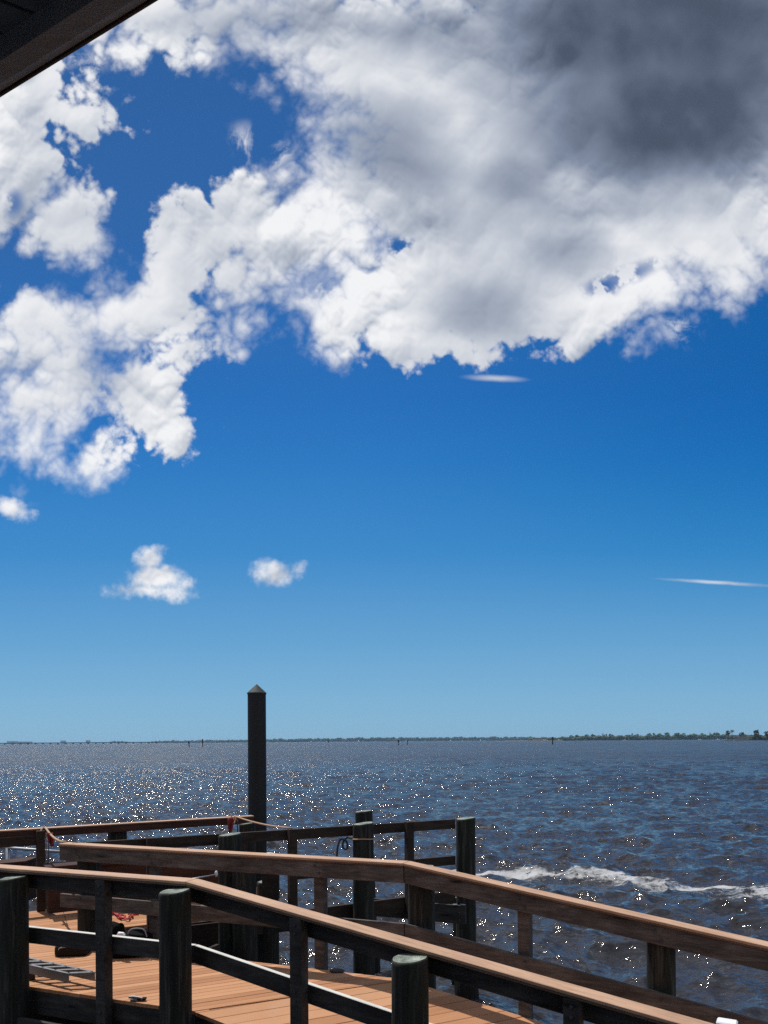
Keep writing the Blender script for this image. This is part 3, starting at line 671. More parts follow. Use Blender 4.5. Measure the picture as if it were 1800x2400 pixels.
sl_ = g.v('ADD', slope(5.0, 2.9, .3, nf_), g.v('ADD', g.v('ADD', slope(1.9, 1.7, .2, ff), slope(15, 1.3, .5, g.mr(dist_, 12, 45, 1, 0))), slope(.45, 1.25, -.15, fff)))
sl_ = g.v('ADD', sl_, g.v('ADD', slope(.10, .85, .1, fff), slope(.028, 1.0, .05, f4)))
nrm = g.v('NORMALIZE', g.v('ADD', g.new('ShaderNodeNewGeometry').outputs['Normal'], sl_)); g.put(b.inputs['Normal'], nrm)
turb = g.noise(p2, .06, 4, .6)
g.put(b.inputs['Base Color'], g.mix(turb, (.024,.025,.031), (.036,.036,.042)))
b.inputs['IOR'].default_value = 1.33; b.inputs['Specular Tint'].default_value = (1, .86, .66, 1); b.inputs['Specular IOR Level'].default_value = .62; g.put(b.inputs['Roughness'], g.mr(dist_, 30, 150, .06, .30, False))
wo = link('water', me, m, None, Matrix.Translation((0, 0, WZ))); tag(wo, kind='structure')
# foam streak on the same waves
cl = [PZ(940, 2033, WZ), PZ(1110, 2046, WZ), PZ(1280, 2046, WZ), PZ(1440, 2058, WZ), PZ(1560, 2072, WZ), PZ(1700, 2082, WZ), PZ(1800, 2094, WZ), PZ(2050, 2112, WZ), PZ(2400, 2140, WZ)]
hw = [.35, .45, .5, .75, 1.0, 1.1, 1.15, 1.1, 1.1]
fs = []; 
for i in range(len(cl)-1):
    for k in range(110):
        t = k/110; fs.append((cl[i].x*(1-t)+cl[i+1].x*t, cl[i].y*(1-t)+cl[i+1].y*t, hw[i]*(1-t)+hw[i+1]*t))
fs = np.array(fs); K = 55; ts = np.linspace(-1, 1, K)
tg = np.gradient(fs[:, :2], axis=0); tg /= np.linalg.norm(tg, axis=1)[:, None]; tg = np.stack([np.convolve(np.pad(tg[:, j], 40, 'edge'), np.ones(81)/81, 'valid') for j in (0, 1)], -1)
Xf = fs[:, None, 0]-tg[:, None, 1]*ts[None]*fs[:, None, 2]; Yf = fs[:, None, 1]+tg[:, None, 0]*ts[None]*fs[:, None, 2]
dxf, dyf, dzf = waves(Xf, Yf, np.maximum(Yf*(us[1]-us[0]), Yf*(ratio-1)*.75)); cf_ = np.stack([Xf+dxf, Yf+dyf, dzf+.012], -1).reshape(-1, 3)
fm = bpy.data.meshes.new('foam'); n0 = len(fs); ii = np.arange(n0*K).reshape(n0, K)
fm.from_pydata(cf_.tolist(), [], np.stack([ii[:-1, :-1], ii[:-1, 1:], ii[1:, 1:], ii[1:, :-1]], -1).reshape(-1, 4).tolist())
at = fm.attributes.new('edge', 'FLOAT', 'POINT'); at.data.foreach_set('value', np.repeat(np.abs(ts)[None], n0, 0).ravel().astype(np.float32))
m, g, b = mat('white foam'); pos = g.new('ShaderNodeNewGeometry').outputs['Position']; e = g.new('ShaderNodeAttribute', attribute_name='edge').outputs['Fac']
pw = g.v('ADD', pos, g.v('SCALE', g.noise(pos, .8, 3, out='Color'), sc=.8))
n1 = g.noise(g.mapping(pw, sc=(.55, 1.3, 1)), 1.6, 8, .68, .6); n2 = g.noise(pw, 7, 5, .7)
den = g.m('SUBTRACT', g.m('ADD', g.m('MULTIPLY', n1, 3.2), g.m('MULTIPLY', n2, 2.2)), g.m('ADD', 2.12, g.m('MULTIPLY', g.m('POWER', e, 1.3), 1.15)))
al = g.m('MULTIPLY', g.mr(den, -.1, .8), .85)
g.put(b.inputs['Base Color'], g.mix(g.m('MULTIPLY', n2, .7), (.60,.61,.61), (.30,.30,.30))); b.inputs['Roughness'].default_value = .7; g.put(b.inputs['Alpha'], al); bump(g, b, n2, .8, .03)
fo = link('foam', fm, m, None, Matrix.Translation((0, 0, WZ)), smooth=True); tag(fo, 'streak of white wake foam on the water at the right', 'foam', kind='stuff')
# ------------------------------------------------------------------ far shores
def blobs(name, items, mt, origin, parent=None, sub=2):
    """clumped foliage masses: many displaced small spheres in one mesh"""
    bm = bmesh.new(); bmesh.ops.create_icosphere(bm, subdivisions=sub, radius=1); bm.verts.ensure_lookup_table()
    bv = np.array([v.co[:] for v in bm.verts]); bf = np.array([[v.index for v in f.verts] for f in bm.faces]); bm.free()
    V = []; Fc = []
    for n, (x, y, z, r, rz) in enumerate(items):
        nz = 1+rng.normal(0, .16, len(bv))[:, None]; V.append(bv*nz*np.array([r, r, rz])+np.array([x, y, z])-np.array(origin)); Fc.append(bf+n*len(bv))
    me = bpy.data.meshes.new(name); V = np.concatenate(V); Fc = np.concatenate(Fc)
    me.from_pydata(V.tolist(), [], Fc.tolist()); return link(name, me, mt, parent, Matrix.Translation(origin))
def hz(x, d): return XD(x, d, 0, HY).x
def shore(name, x0, x1, dist, hts, mt, label, r=6, n=900, depth=60):
    items = []
    for k in range(n):
        x = random.uniform(x0, x1); d = dist+random.uniform(0, depth); f = (x-x0)/(x1-x0); i = f*(len(hts)-1); j = min(int(i), len(hts)-2); H = hts[j]*(1-(i-j))+hts[j+1]*(i-j)
        H *= .80+.3*mnoise.noise(Vector((x*.06, 3, 1)))+.25*mnoise.noise(Vector((x*.25, 9, 1))); zt = random.random()**.6*max(H-r*.6, 1)
        rr = r*random.uniform(.5, 1.1); items.append((hz(x, d), d, WZ+zt, rr, rr*.75))
    o = blobs(name, items, mt, (hz((x0+x1)/2, dist), dist, WZ), sub=1); return tag(o, label, 'treeline', kind='stuff')
random.seed(21)
def ground(name, x0, x1, d, depth, h, mt):
    a, b = hz(x0, d), hz(x1, d); c, e = hz(x0, d+depth), hz(x1, d+depth)
    bm = prism8([Vector((a, d, WZ-.6)), Vector((b, d, WZ-.6)), Vector((e, d+depth, WZ-.6)), Vector((c, d+depth, WZ-.6))], [Vector((a, d+2, WZ+h)), Vector((b, d+2, WZ+h)), Vector((e, d+depth, WZ+h)), Vector((c, d+depth, WZ+h))])
    o = link(name, bm_mesh(bm, name), mt); return tag(o, kind='structure')
ground('far_shore', 355, 1320, 4600, 300, 1.2, M['land'])
ground('far_shore', 1180, 1990, 2300, 250, 1.0, M['land'])
ground('land_spit', 1697, 2080, 1150, 60, .9, M['rock'])
shore('treeline', 355, 800, 4600, [17, 22, 27, 28], M['leafdark'], 'far low wooded shore on the horizon behind the tall pointed piling', r=9, n=1200, depth=80)
shore('treeline', 790, 1320, 4600, [29, 32, 31, 29, 30, 28, 18], M['leafdark'], 'far wooded shore on the horizon in the middle of the picture', r=9, n=1500, depth=80)
shore('treeline', 1240, 1990, 2300, [9, 16, 19, 19, 21, 21, 19, 17, 17, 19], M['leaf'], 'green wooded shore on the horizon at the right', r=5, n=4200, depth=90)
shore('treeline', 1722, 2080, 1160, [9, 10, 11, 9, 12, 11], M['leafdark'], 'dark scrub on the land spit at the right edge', r=2.2, n=1500, depth=30)
def far_tree(x, d, H, w, label, grp, mt, palm=False, zr=.8):
    X = hz(x, d); T = thing('palm_tree' if palm else 'shore_tree', (X, d, WZ+.8), label, 'palm tree' if palm else 'tree', grp)
    bm = bmesh.new(); bmesh.ops.create_cone(bm, segments=7, radius1=w*.07, radius2=w*.035, depth=H*.9); link('trunk', bm_mesh(bm, 'trunk'), M['trunk'], T, Matrix.Translation((X, d, WZ+H*.45)))
    if palm:
        bm = bmesh.new()
        for k in range(22):
            a = k*2.4; up = random.uniform(-.3, 1.0); L = w*random.uniform(.45, .6); pr = None
            for s in range(6):
                t = s/5; c = Vector((math.cos(a)*L*t, math.sin(a)*L*t, L*(up*t-1.1*t*t))); n = Vector((-math.sin(a), math.cos(a), 0))*(L*.16*math.sin(math.pi*min(1, t+.12)))
                cur = (bm.verts.new(c+n), bm.verts.new(c+Vector((0, 0, .15))), bm.verts.new(c-n))
                if pr: bm.faces.new((pr[0], pr[1], cur[1], cur[0])); bm.faces.new((pr[1], pr[2], cur[2], cur[1]))
                pr = cur
        link('crown', bm_mesh(bm, 'crown'), mt, T, Matrix.Translation((X, d, WZ+H*.9)))
    else:
        it = []
        for k in range(60):
            a = random.uniform(0, 6.28); rr = w/2*math.sqrt(random.random())*.85; hh = H*(1-zr*.5)+random.uniform(-.5, .5)*H*zr*math.sqrt(max(0, 1-(rr/(w/2))**2))
            r_ = w*random.uniform(.08, .16); it.append((X+math.cos(a)*rr, d+math.sin(a)*rr, WZ+hh, r_, r_*.7))
        blobs('crown', it, mt, (X, d, WZ), T, sub=1)
    return T
random.seed(4)
kinds = ['wide rounded tree', 'tall narrow tree', 'small bushy tree', 'broad flat topped tree']
xs = [(1338, 17, 9), (1352, 18, 10), (1375, 19, 12), (1389, 20, 12), (1413, 25, 5), (1420, 21, 9), (1432, 21, 11), (1452, 16, 9), (1468, 18, 7), (1482, 22, 6), (1494, 22, 6), (1521, 22, 10), (1533, 22, 9), (1546, 21, 13), (1563, 24, 13), (1587, 21, 15), (1602, 22, 11), (1617, 17, 5), (1646, 21, 10), (1664, 23, 4), (1679, 22, 18)]
lab = ['first tree of the right shore, just right of the marina boats', 'second small tree of the right shore, right of the marina boats', 'rounded tree left of the tallest narrow tree', 'tree just left of the tallest narrow tree on the shore', 'tallest narrow tower-like tree on the right shore', 'tree touching the tallest narrow tree on its right', 'rounded tree to the right of the tallest narrow tree', 'low tree left of the distant sailing boat', 'low slim tree above the distant sailing boat', 'slim tree right of the distant sailing boat', 'second slim tree right of the distant sailing boat', 'left tree of the pale clump in the middle of the right shore', 'second tree of the pale clump in the middle of the right shore', 'wider tree right of the pale clump on the shore', 'highest rounded tree in the middle of the right shore', 'broad tree right of the highest rounded one', 'last tree before the low gap in the right shore', 'tiny tree standing in the low gap of the shore', 'rounded tree right of the low gap in the shore', 'thin spire-like tree left of the wide dome-shaped tree', 'wide dome-shaped tree just left of the land spit']
for (x, H, w), l in zip(xs, lab): far_tree(x, 2330, H*1.0, w*1.25, l, 'trees standing above the right shore', M['leaf'], zr=.65)
far_tree(1706, 1165, 15.5, 7.5, 'dark round tree at the left end of the land spit', 'trees on the land spit', M['leafdark'], zr=.5)
far_tree(1716, 1160, 17.5, 7, 'tall dark palm at the left end of the land spit', 'trees on the land spit', M['leafdark'], palm=True)
far_tree(1738, 1170, 13.5, 8, 'grey green tree in the middle of the land spit', 'trees on the land spit', M['leafdark'])
far_tree(1773, 1165, 17, 9, 'dark bushy tree near the right edge on the land spit', 'trees on the land spit', M['leafdark'], zr=.6)
far_tree(1797, 1165, 14.5, 8, 'dark tree cut by the right edge of the picture on the land spit', 'trees on the land spit', M['leafdark'], zr=.6)
# house on the spit
q = Vector((hz(1725, 1162), 1162, WZ+.9)); HS = thing('shore_house', q, 'small pale house between the palm and the bushes of the land spit', 'house')
box('wall', q+Vector((8, 0, 1.8)), (22, 8, 3.6), 0, M['building'], HS, .05)
bm = prism8([Vector((-4, -5, 3.61)), Vector((20, -5, 3.61)), Vector((20, 5, 3.61)), Vector((-4, 5, 3.61))], [Vector((-1, -.5, 5.6)), Vector((17, -.5, 5.6)), Vector((17, .5, 5.6)), Vector((-1, .5, 5.6))])
link('roof', bm_mesh(bm, 'roof'), M['rock'], HS, Matrix.Translation(q))
# bridge at the far left
bd0 = 2600; BR = thing('long_bridge', (hz(180, bd0), bd0, WZ), 'long low bridge on many piers on the horizon at the far left', 'bridge')
X0, X1 = hz(-60, bd0), hz(372, bd0)
box('bridge_deck', ((X0+X1)/2, bd0, WZ+4.6), (X1-X0, 12, 3.2), 0, M['concrete'], BR, 0)
sp = 17.7/F*bd0; n = int((X1-X0)/sp)
for k in range(n+1): box('pier', (X0+k*sp+2, bd0, WZ+1.4), (3.2, 9, 3.6), 0, M['concrete'], BR, 0)
for x0, x1, h, l in ((17, 40, 23, 'left, taller half of the wide block at the far left of the horizon'), (40, 75, 19, 'right, lower half of the wide block at the far left of the horizon'), (143, 154, 25, 'narrow pale tower block behind the middle of the bridge'), (202, 211, 26, 'small pale block on the horizon, right of the tower behind the bridge')):
    a, b = hz(x0, 6800), hz(x1, 6800); H = h*1.1
    HB = thing('far_building', ((a+b)/2, 6800, WZ), l, 'building', 'pale buildings on the horizon behind the bridge')
    wl_ = box('wall', ((a+b)/2, 6800, WZ+H/2), (b-a, 20, H), 0, M['building'], HB, 0)
    for k in range(3): box('window_band', ((a+b)/2, 6789.6, WZ+H*(.3+.22*k)), ((b-a)*.92, .5, H*.07), 0, M['glass'], wl_, 0)
shore('treeline', 258, 300, 6700, [22, 30, 24, 29, 20], M['leafdark'], 'small dome of far trees above the right half of the bridge', r=9, n=60, depth=30)
ground('far_island', 250, 320, 6690, 60, 1, M['land'])
# channel markers
def marker(x, top, foot, w, label, board=False):
    d = (CAMZ-WZ)*F/corr(x, foot)[1]; X = hz(x, d); zt = CAMZ-corr(x, top)[1]/F*d; r = w/F*d/2
    T = thing('channel_marker', (X, d, WZ), label, 'marker post', 'marker posts in the bay')
    bm = bmesh.new(); bmesh.ops.create_cone(bm, segments=10, radius1=r, radius2=r*.9, depth=zt-WZ+.6, cap_ends=True); link('post', bm_mesh(bm, 'post'), M['trunk'], T, Matrix.Translation((X, d, (zt+WZ-.6)/2)))
    if board: box('day_board', (X, d-r-.05, zt-1.0), (r*3.6, .06, 1.3), 0, M['rock'], T, 0)
    else: box('marker_cap', (X, d, zt+.06), (r*2.1, r*2.1, .12), 0, M['rock'], T, 0)
marker(443, 1737, 1751, 2.2, 'left post of the pair of marker posts left of the tall pointed piling', True)
marker(475, 1732, 1751, 2.2, 'right, taller post of the pair of marker posts left of the tall pointed piling', True)
marker(770, 1731, 1741, 2, 'faint marker post in the bay between the tall pointed piling and the picture centre')
marker(934, 1734, 1747, 2.2, 'marker post at the picture centre, the left and taller of two', True)
marker(955, 1735, 1746, 2, 'thin marker post just right of the central one')
marker(1295, 1727, 1745, 3, 'biggest dark marker post in the bay, in front of the marina boats', True)
# boats
def boat(x, d, L, label, mast=False, H=1.6):
    X = hz(x, d); T = thing('boat', (X, d, WZ), label, 'boat', 'white boats by the far shore')
    bm = bmesh.new(); n = 9; rows = []
    for i in range(n):
        t = i/(n-1); w = L*.16*math.sin(math.pi*min(1, .25+t*.75))**.6 if t < 1 else .05; xx = (t-.5)*L; zz = H*(.75+.35*t*t)
        rows.append([bm.verts.new((xx, -w, zz)), bm.verts.new((xx*.96, -w*.55, -.2)), bm.verts.new((xx*.96, w*.55, -.2)), bm.verts.new((xx, w, zz))])
    for a, b in zip(rows, rows[1:]):
        for k in range(4): bm.faces.new((a[k], a[(k+1) % 4], b[(k+1) % 4], b[k]))
    bm.faces.new(rows[0]); bm.faces.new(rows[-1][::-1]); bmesh.ops.recalc_face_normals(bm, faces=bm.faces)
    link('hull', bm_mesh(bm, 'hull'), M['hull'], T, Matrix.Translation((X, d, WZ)))
    cb_ = box('cabin', (X-L*.05, d, WZ+H*1.35), (L*.4, L*.2, H*.9), 0, M['hull'], T, .05); box('window', (X-L*.05, d-L*.1-.02, WZ+H*1.5), (L*.34, .05, H*.3), 0, M['glass'], cb_, 0)
    if mast: tube('mast', [Vector((X, d, WZ+H)), Vector((X+.4, d, WZ+L*1.15))], .18, M['hull'], T)
boat(1312, 1900, 12, 'brightest white motor boat, right of the biggest marker post', H=2.6); boat(1278, 1950, 15, 'long pale boat left of the biggest marker post', H=2.6)
boat(1243, 2000, 10, 'small pale boat at the left end of the marina'); boat(1465, 1800, 9, 'distant small sailing boat below the low trees', True)
boat(1640, 1700, 8, 'faint small boat near the shore left of the land spit'); boat(1684, 1600, 8, 'faint small boat just left of the land spit')
boat(803, 3300, 9, 'tiny white boat in the bay, left of the picture centre', H=2.2); boat(878, 3300, 9, 'tiny white boat close to the picture centre', H=2.2)
# marina shed
q = Vector((hz(1262, 2180), 2180, WZ)); MS = thing('marina_building', q, 'low tan marina building behind the pale boats', 'building')
box('wall', q+Vector((0, 0, 4)), (30, 10, 7), 0, M['building'], MS, 0); box('roof', q+Vector((0, 0, 8)), (33, 12, 1), 0, M['land'], MS, 0)
ground('marina_quay', 1225, 1320, 2160, 200, 1, M['land'])
# ------------------------------------------------------------------ haze
bm = prism8([Vector((-8800, -90, WZ-1.6)), Vector((8800, -90, WZ-1.6)), Vector((8800, 8800, WZ-1.6)), Vector((-8800, 8800, WZ-1.6))], [Vector((-8800, -90, 32)), Vector((8800, -90, 32)), Vector((8800, 8800, 32)), Vector((-8800, 8800, 32))])
m = bpy.data.materials.new('haze'); m.use_nodes = True; nt = m.node_tree; nt.nodes.clear(); g = NG(nt)
vol = g.new('ShaderNodeVolumePrincipled'); vol.inputs['Color'].default_value = (.45, .74, 1, 1); vol.inputs['Density'].default_value = 6e-5; vol.inputs['Anisotropy'].default_value = .2
out = g.new('ShaderNodeOutputMaterial'); nt.links.new(vol.outputs[0], out.inputs['Volume'])
hz_o = link('haze', bm_mesh(bm, 'haze'), m); tag(hz_o, kind='stuff')
# ------------------------------------------------------------------ sky
SUN = Vector((-.34, .39, 1)).normalized(); EL = math.asin(SUN.z); AZ = math.atan2(SUN.x, SUN.y)
w = bpy.data.worlds.new('World'); S.world = w; w.use_nodes = True; nt = w.node_tree; nt.nodes.clear(); g = NG(nt)
sky = g.new('ShaderNodeTexSky'); sky.sky_type = 'NISHITA'; sky.sun_disc = False; sky.sun_elevation = EL; sky.sun_rotation = AZ
sky.air_density = 1.0; sky.dust_density = .6; sky.ozone_density = 2.2
D = g.new('ShaderNodeTexCoord').outputs['Generated']; sx = g.new('ShaderNodeSeparateXYZ'); g.put(sx.inputs[0], D)
yy = g.m('MAXIMUM', sx.outputs[1], .12); U = g.m('DIVIDE', sx.outputs[0], yy); V = g.m('DIVIDE', sx.outputs[2], yy)
cmb = g.new('ShaderNodeCombineXYZ'); g.put(cmb.inputs[0], U); g.put(cmb.inputs[1], V); UV = cmb.outputs[0]
# display px (1659 wide) -> uv
k_ = 1.085
def uv(x, y): return ((x*k_-CX)/F, (HY-y*k_)/F)
w1 = g.v('SCALE', g.v('SUBTRACT', g.noise(UV, 5.5, 2, .5, out='Color', dim='2D'), (.5, .5, .5)), sc=.05)
w2 = g.v('SCALE', g.v('SUBTRACT', g.noise(UV, 22, 5, .6, out='Color', dim='2D'), (.5, .5, .5)), sc=.026)
Q = g.v('ADD', UV, g.v('ADD', w1, w2))
CH = [None, 0]
def chain(q):          # keeps the node graph serial, so the shader stack stays small
    CH[1] += 1
    if CH[0] is None or CH[1] % 2: return q
    return g.v('ADD', q, g.v('SCALE', (1e-9, 1e-9, 0), sc=CH[0]))
def field(blist, q0, k=.03):
    res = None
    for bl in blist:
        q = chain(q0)
        x, y, rx, ry = bl[:4]; rot = math.radians(bl[4]) if len(bl) > 4 else 0; c = uv(x, y); rx, ry = rx*k_/F, ry*k_/F
        mp = g.mapping(q, (c[0], c[1], 0), (0, 0, -rot), (rx, ry, 1), 'TEXTURE'); ln = g.v('LENGTH', mp, out=1)
        d = g.m('MULTIPLY', g.m('SUBTRACT', ln, 1.), min(rx, ry)*.8+.2*max(rx, ry)*.3)
        res = d if res is None else g.m('SMOOTH_MIN', res, d, k); CH[0] = res
    return res
BIG = [(1300,80,500,240),(1420,330,380,330),(1060,420,360,260),(930,610,270,140),(1170,590,300,150),(1590,530,150,130),(1270,700,80,68),(640,540,250,110,-25),(480,510,135,105),(400,585,80,48),(575,455,110,60),(850,140,200,200),
       (790,400,130,170),(690,400,150,60,-30),(930,180,230,240),(580,35,330,90),(330,60,115,52),(820,690,120,52),(930,715,110,50),(720,70,180,125),(600,650,110,38),(1120,690,160,40),(1480,630,150,45,-25)]
LEFT = [(15,700,34,56),(130,775,115,115),(80,870,130,120),(300,700,120,75),(390,700,90,60),(440,735,45,40),(280,890,85,90),(350,915,50,28),(200,970,40,32),(20,960,60,50),(110,680,50,50)]
UPL = [(60,230,115,110),(40,380,135,130),(110,230,60,60),(130,460,98,95),(190,275,52,30,-5),(20,150,95,85),(150,510,55,50)]
SM = [(15,1092,58,24,8),(330,1274,105,20),(345,1245,62,40),(335,1208,34,28),(398,1262,42,20),(270,1270,34,15),(608,1246,62,24),(588,1228,30,20),(642,1230,28,18)]
dA = field(BIG, Q); dB = field(LEFT, Q, .02); dC = field(UPL, Q, .02)
Q2 = g.v('ADD', UV, g.v('ADD', g.v('SCALE', w1, sc=.22), g.v('SCALE', w2, sc=.62)))
dS = field(SM, Q2, .006)
OCT = [(4.6, .42), (9.5, .27), (20., .15), (41., .085), (83., .045)]
def billow(q, octs):        # rounded heaps with creases between them
    r = None
    for i, (sc, am) in enumerate(octs):
        n = g.m('ABSOLUTE', g.m('SUBTRACT', g.noise(g.v('ADD', q, (i*3.7, i*1.9, 0)), sc, 0, dim='2D'), .5)); n = g.m('MULTIPLY', n, am*2.)
        r = n if r is None else g.m('ADD', r, n)
    return r
UVb = g.v('ADD', UV, g.v('SCALE', w2, sc=.35))
Hb = billow(UVb, OCT); H0 = billow(UVb, OCT[:1])
f1 = g.m('SUBTRACT', g.m('SUBTRACT', Hb, g.m('MULTIPLY', H0, .75)), .175); f2 = g.m('SUBTRACT', g.noise(UV, 40, 5, .62, dim='2D'), .5)
dAB = g.m('MINIMUM', dA, g.m('MINIMUM', dB, dC))
dens = g.m('SUBTRACT', g.m('ADD', g.m('MULTIPLY', f1, g.mr(dAB, .0, .055, .23, .06)), g.m('MULTIPLY', f2, .040)), g.m('SUBTRACT', dAB, .008))
densS = g.m('SUBTRACT', g.m('ADD', g.m('MULTIPLY', f1, .035), g.m('MULTIPLY', f2, .018)), dS)
soft = g.mr(g.noise(UV, 3.1, 2, dim='2D'), .38, .62, .016, .062)
alpha = g.mr(dens, g.m('MULTIPLY', soft, -.35), soft)
alphaS = g.mr(densS, -.002, .014)
# blue holes in the big cloud
def gaus(x, y, rx, ry, rot=0, q=Q, lo=.2, hi=1.15):
    q = chain(q); c = uv(x, y); mp = g.mapping(q, (c[0], c[1], 0), (0, 0, -math.radians(rot)), (rx*k_/F, ry*k_/F, 1), 'TEXTURE'); CH[0] = g.mr(g.v('LENGTH', mp, out=1), lo, hi, 1, 0); return CH[0]
tear = g.mr(g.noise(UV, 30, 3, .6, dim='2D'), .42, .58)
Q3 = g.v('ADD', UV, g.v('SCALE', g.v('ADD', w1, w2), sc=.35))
for (x, y, rx, ry, rot, am) in ((868,532,48,34,0,1.0),(1350,600,120,26,-20,.8),(1310,625,40,24,0,.9),(700,610,60,45,30,.6),(1030,15,22,24,0,.7),(230,850,18,70,-20,.6),(40,430,30,38,0,.8),(400,730,70,14,-8,.6)):
    alpha = g.m('MULTIPLY', alpha, g.m('SUBTRACT', 1, g.m('MULTIPLY', g.m('MULTIPLY', gaus(x, y, rx, ry, rot, Q3), am), g.m('ADD', .1, g.m('MULTIPLY', tear, .9)))))
# wisps
wn = g.m('MULTIPLY', g.mr(g.noise(Q, 15, 6, .62, .25, dim='2D'), .44, .66), .9)
wis = None
for (x, y, rx, ry, rot, am) in ((540,310,60,45,40,.8),(600,330,70,40,-30,.8),(1475,715,60,50,20,.7),(525,765,22,18,0,.8),(100,1085,45,12,0,.4),(670,225,25,30,0,.5),(200,130,90,30,0,.5),(425,1235,25,14,0,.25)):
    t = g.m('MULTIPLY', gaus(x, y, rx, ry, rot, Q3, 0, 1.2), am*1.15); wis = t if wis is None else g.m('MAXIMUM', wis, t)
wis = g.m('MULTIPLY', wis, wn)
lens = None
for (x, y, rx, ry, rot, am) in ((1075,819,78,9.5,3,.75),(1560,1264,150,5.5,4,.62)):
    t = g.m('MULTIPLY', gaus(x, y, rx, ry, rot, g.v('ADD', UV, g.v('SCALE', w2, sc=.10)), .0, 1.1), am); lens = t if lens is None else g.m('MAXIMUM', lens, t)
A_ = g.m('MAXIMUM', g.m('MAXIMUM', alpha, alphaS), g.m('MAXIMUM', wis, lens))
# thickness shading : sun stands above and behind, so thin edges glow and thick bases are grey
off = (-.010, .026, 0)
UVo = g.v('ADD', UV, off); UVw = g.v('ADD', UV, g.v('SCALE', w1, sc=.5)); UVwo = g.v('ADD', UVw, off)
rel = g.m('SUBTRACT', billow(UVb, OCT[:3]), billow(g.v('ADD', UVb, (-.006, .016, 0)), OCT[:3]))
rel2 = g.m('SUBTRACT', Hb, billow(g.v('ADD', UVb, (-.002, .0055, 0)), OCT))
thick = g.mr(g.m('ADD', g.m('MULTIPLY', dens, 1.), g.m('MULTIPLY', f1, .10)), .02, .30)
DK = None
QD = g.v('ADD', UV, g.v('SCALE', w1, sc=1.2))
for (x, y, rx, ry, rot, am) in ((1500,90,480,320,0,1.0),(1480,250,370,165,0,.97),(1330,60,230,240,0,.92),(860,330,200,160,30,.72),(960,70,220,80,0,.62),(1130,400,170,130,0,.5),(1040,660,190,100,0,.5),(1240,560,160,80,0,.48),(230,820,130,80,0,.42),(560,50,360,105,0,.62),(1300,430,260,90,0,.4),(900,470,170,90,0,.42),(600,560,170,50,-20,.18),(1500,430,300,90,0,.28)):
    t = g.m('MULTIPLY', gaus(x, y, rx, ry, rot, QD, .05 if am < .8 else .3, 1.35 if am < .8 else 1.5), am); DK = t if DK is None else g.m('SMOOTH_MAX', DK, t, .25)
br = g.m('SUBTRACT', 1.0, g.m('MULTIPLY', thick, .16)); flat = g.m('SUBTRACT', 1, g.m('MULTIPLY', DK, .85))
br = g.m('ADD', br, g.m('MULTIPLY', g.m('ADD', g.m('MULTIPLY', rel, 1.15), g.m('MULTIPLY', rel2, 1.35)), g.m('MULTIPLY', flat, g.mr(g.noise(UV, 4.2, 2, dim='2D'), .38, .62, .35, 1.25))))
br = g.m('SUBTRACT', br, g.m('MULTIPLY', DK, .71)); br = g.m('ADD', br, g.m('MULTIPLY', g.m('SUBTRACT', g.noise(UVw, 3.6, 3, .5, dim='2D'), .5), .55))
br = g.m('MAXIMUM', g.m('MINIMUM', br, 1.08), .12)
cc = g.ramp(br, [(0, (.05,.065,.095)), (.22, (.083,.108,.165)), (.45, (.235,.285,.39)), (.70, (.52,.57,.66)), (.90, (.84,.86,.90)), (1.0, (.97,.98,1.0))])
cloud = g.v('SCALE', cc, sc=.92)
def lin(*c): return tuple(((q/255+.055)/1.055)**2.4 if q > 10 else q/3294.6 for q in c)
blue = g.ramp(V, [(0, lin(138,182,212)), (.05, lin(126,177,213)), (.13, lin(101,162,208)), (.25, lin(58,137,201)), (.37, lin(36,119,193)), (.46, lin(29,107,184)), (.68, lin(40,97,165)), (.9, lin(36,90,155))])
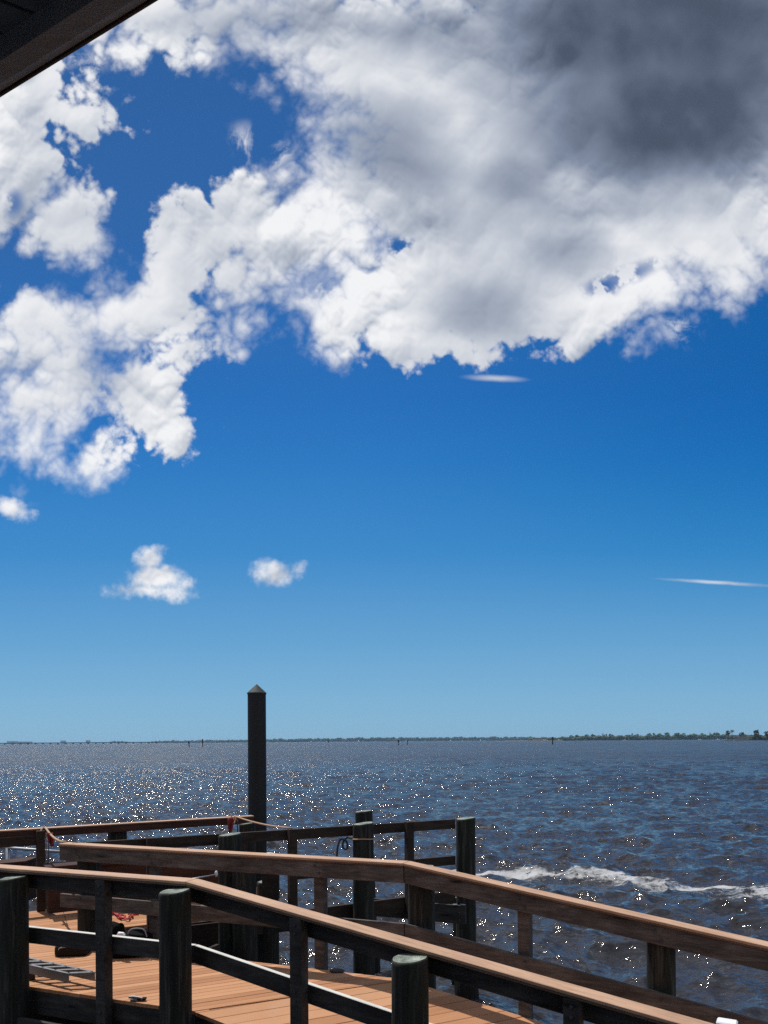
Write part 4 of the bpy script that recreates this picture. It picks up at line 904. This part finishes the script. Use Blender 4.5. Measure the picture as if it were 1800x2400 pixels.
rt = g.m('MULTIPLY', g.mr(U, -.1, .55), g.mr(V, .1, .42)); blue = g.mix(rt, blue, g.mix(1.0, blue, (.05,.80,.88), 'MULTIPLY'))
skc = g.mix(.12, g.v('SCALE', blue, sc=10.), g.v('MULTIPLY', sky.outputs[0], (.45, .75, 1.0)))
cl10 = g.v('SCALE', cloud, sc=10.)
# overhead and behind the viewer the sky is mostly cloud
ov = g.m('MAXIMUM', g.mr(V, 1.02, 1.35), g.mr(sx.outputs[1], .25, .10))
on = g.noise(D, 2.2, 4, .6); ovc = g.mix(on, (2.2,2.6,3.4), (7.5,7.7,8.2)); ov = g.m('MULTIPLY', ov, g.mr(g.noise(D, 1.7, 2), .36, .5, .35, .95))
fin = g.mix(ov, g.mix(A_, skc, cl10), ovc)
bgn = g.new('ShaderNodeBackground'); g.put(bgn.inputs[0], fin); bgn.inputs[1].default_value = .1
w.cycles.sampling_method = 'MANUAL'; w.cycles.sample_map_resolution = 256
ow = g.new('ShaderNodeOutputWorld'); g.l.new(bgn.outputs[0], ow.inputs[0])
# ------------------------------------------------------------------ sun, camera
sl = bpy.data.lights.new('sun', 'SUN'); sl.energy = 4.2; sl.angle = math.radians(.53); sl.color = (1, .965, .92)
so = bpy.data.objects.new('sun', sl); COL.objects.link(so); so.rotation_euler = (-SUN).to_track_quat('-Z', 'Y').to_euler()
cd = bpy.data.cameras.new('camera'); cd.sensor_fit = 'HORIZONTAL'; cd.sensor_width = 36; cd.lens = 36*F/1800; cd.shift_y = (HY-1200)/1800; cd.clip_start = .05; cd.clip_end = 40000
co_ = bpy.data.objects.new('camera', cd); COL.objects.link(co_); co_.location = (0, 0, CAMZ)
co_.rotation_euler = (Matrix.Rotation(math.pi/2, 3, 'X') @ Matrix.Rotation(-TH, 3, 'Z')).to_euler(); S.camera = co_
vs_ = S.view_settings; vs_.view_transform = 'Standard'; vs_.look = 'None'; vs_.exposure = 0; vs_.gamma = 1
S.cycles.sample_clamp_indirect = 2.5; S.cycles.caustics_reflective = False; S.cycles.use_denoising = False      # keeps the sun glitter on the water crisp
S.render.resolution_x, S.render.resolution_y = 768, 1024
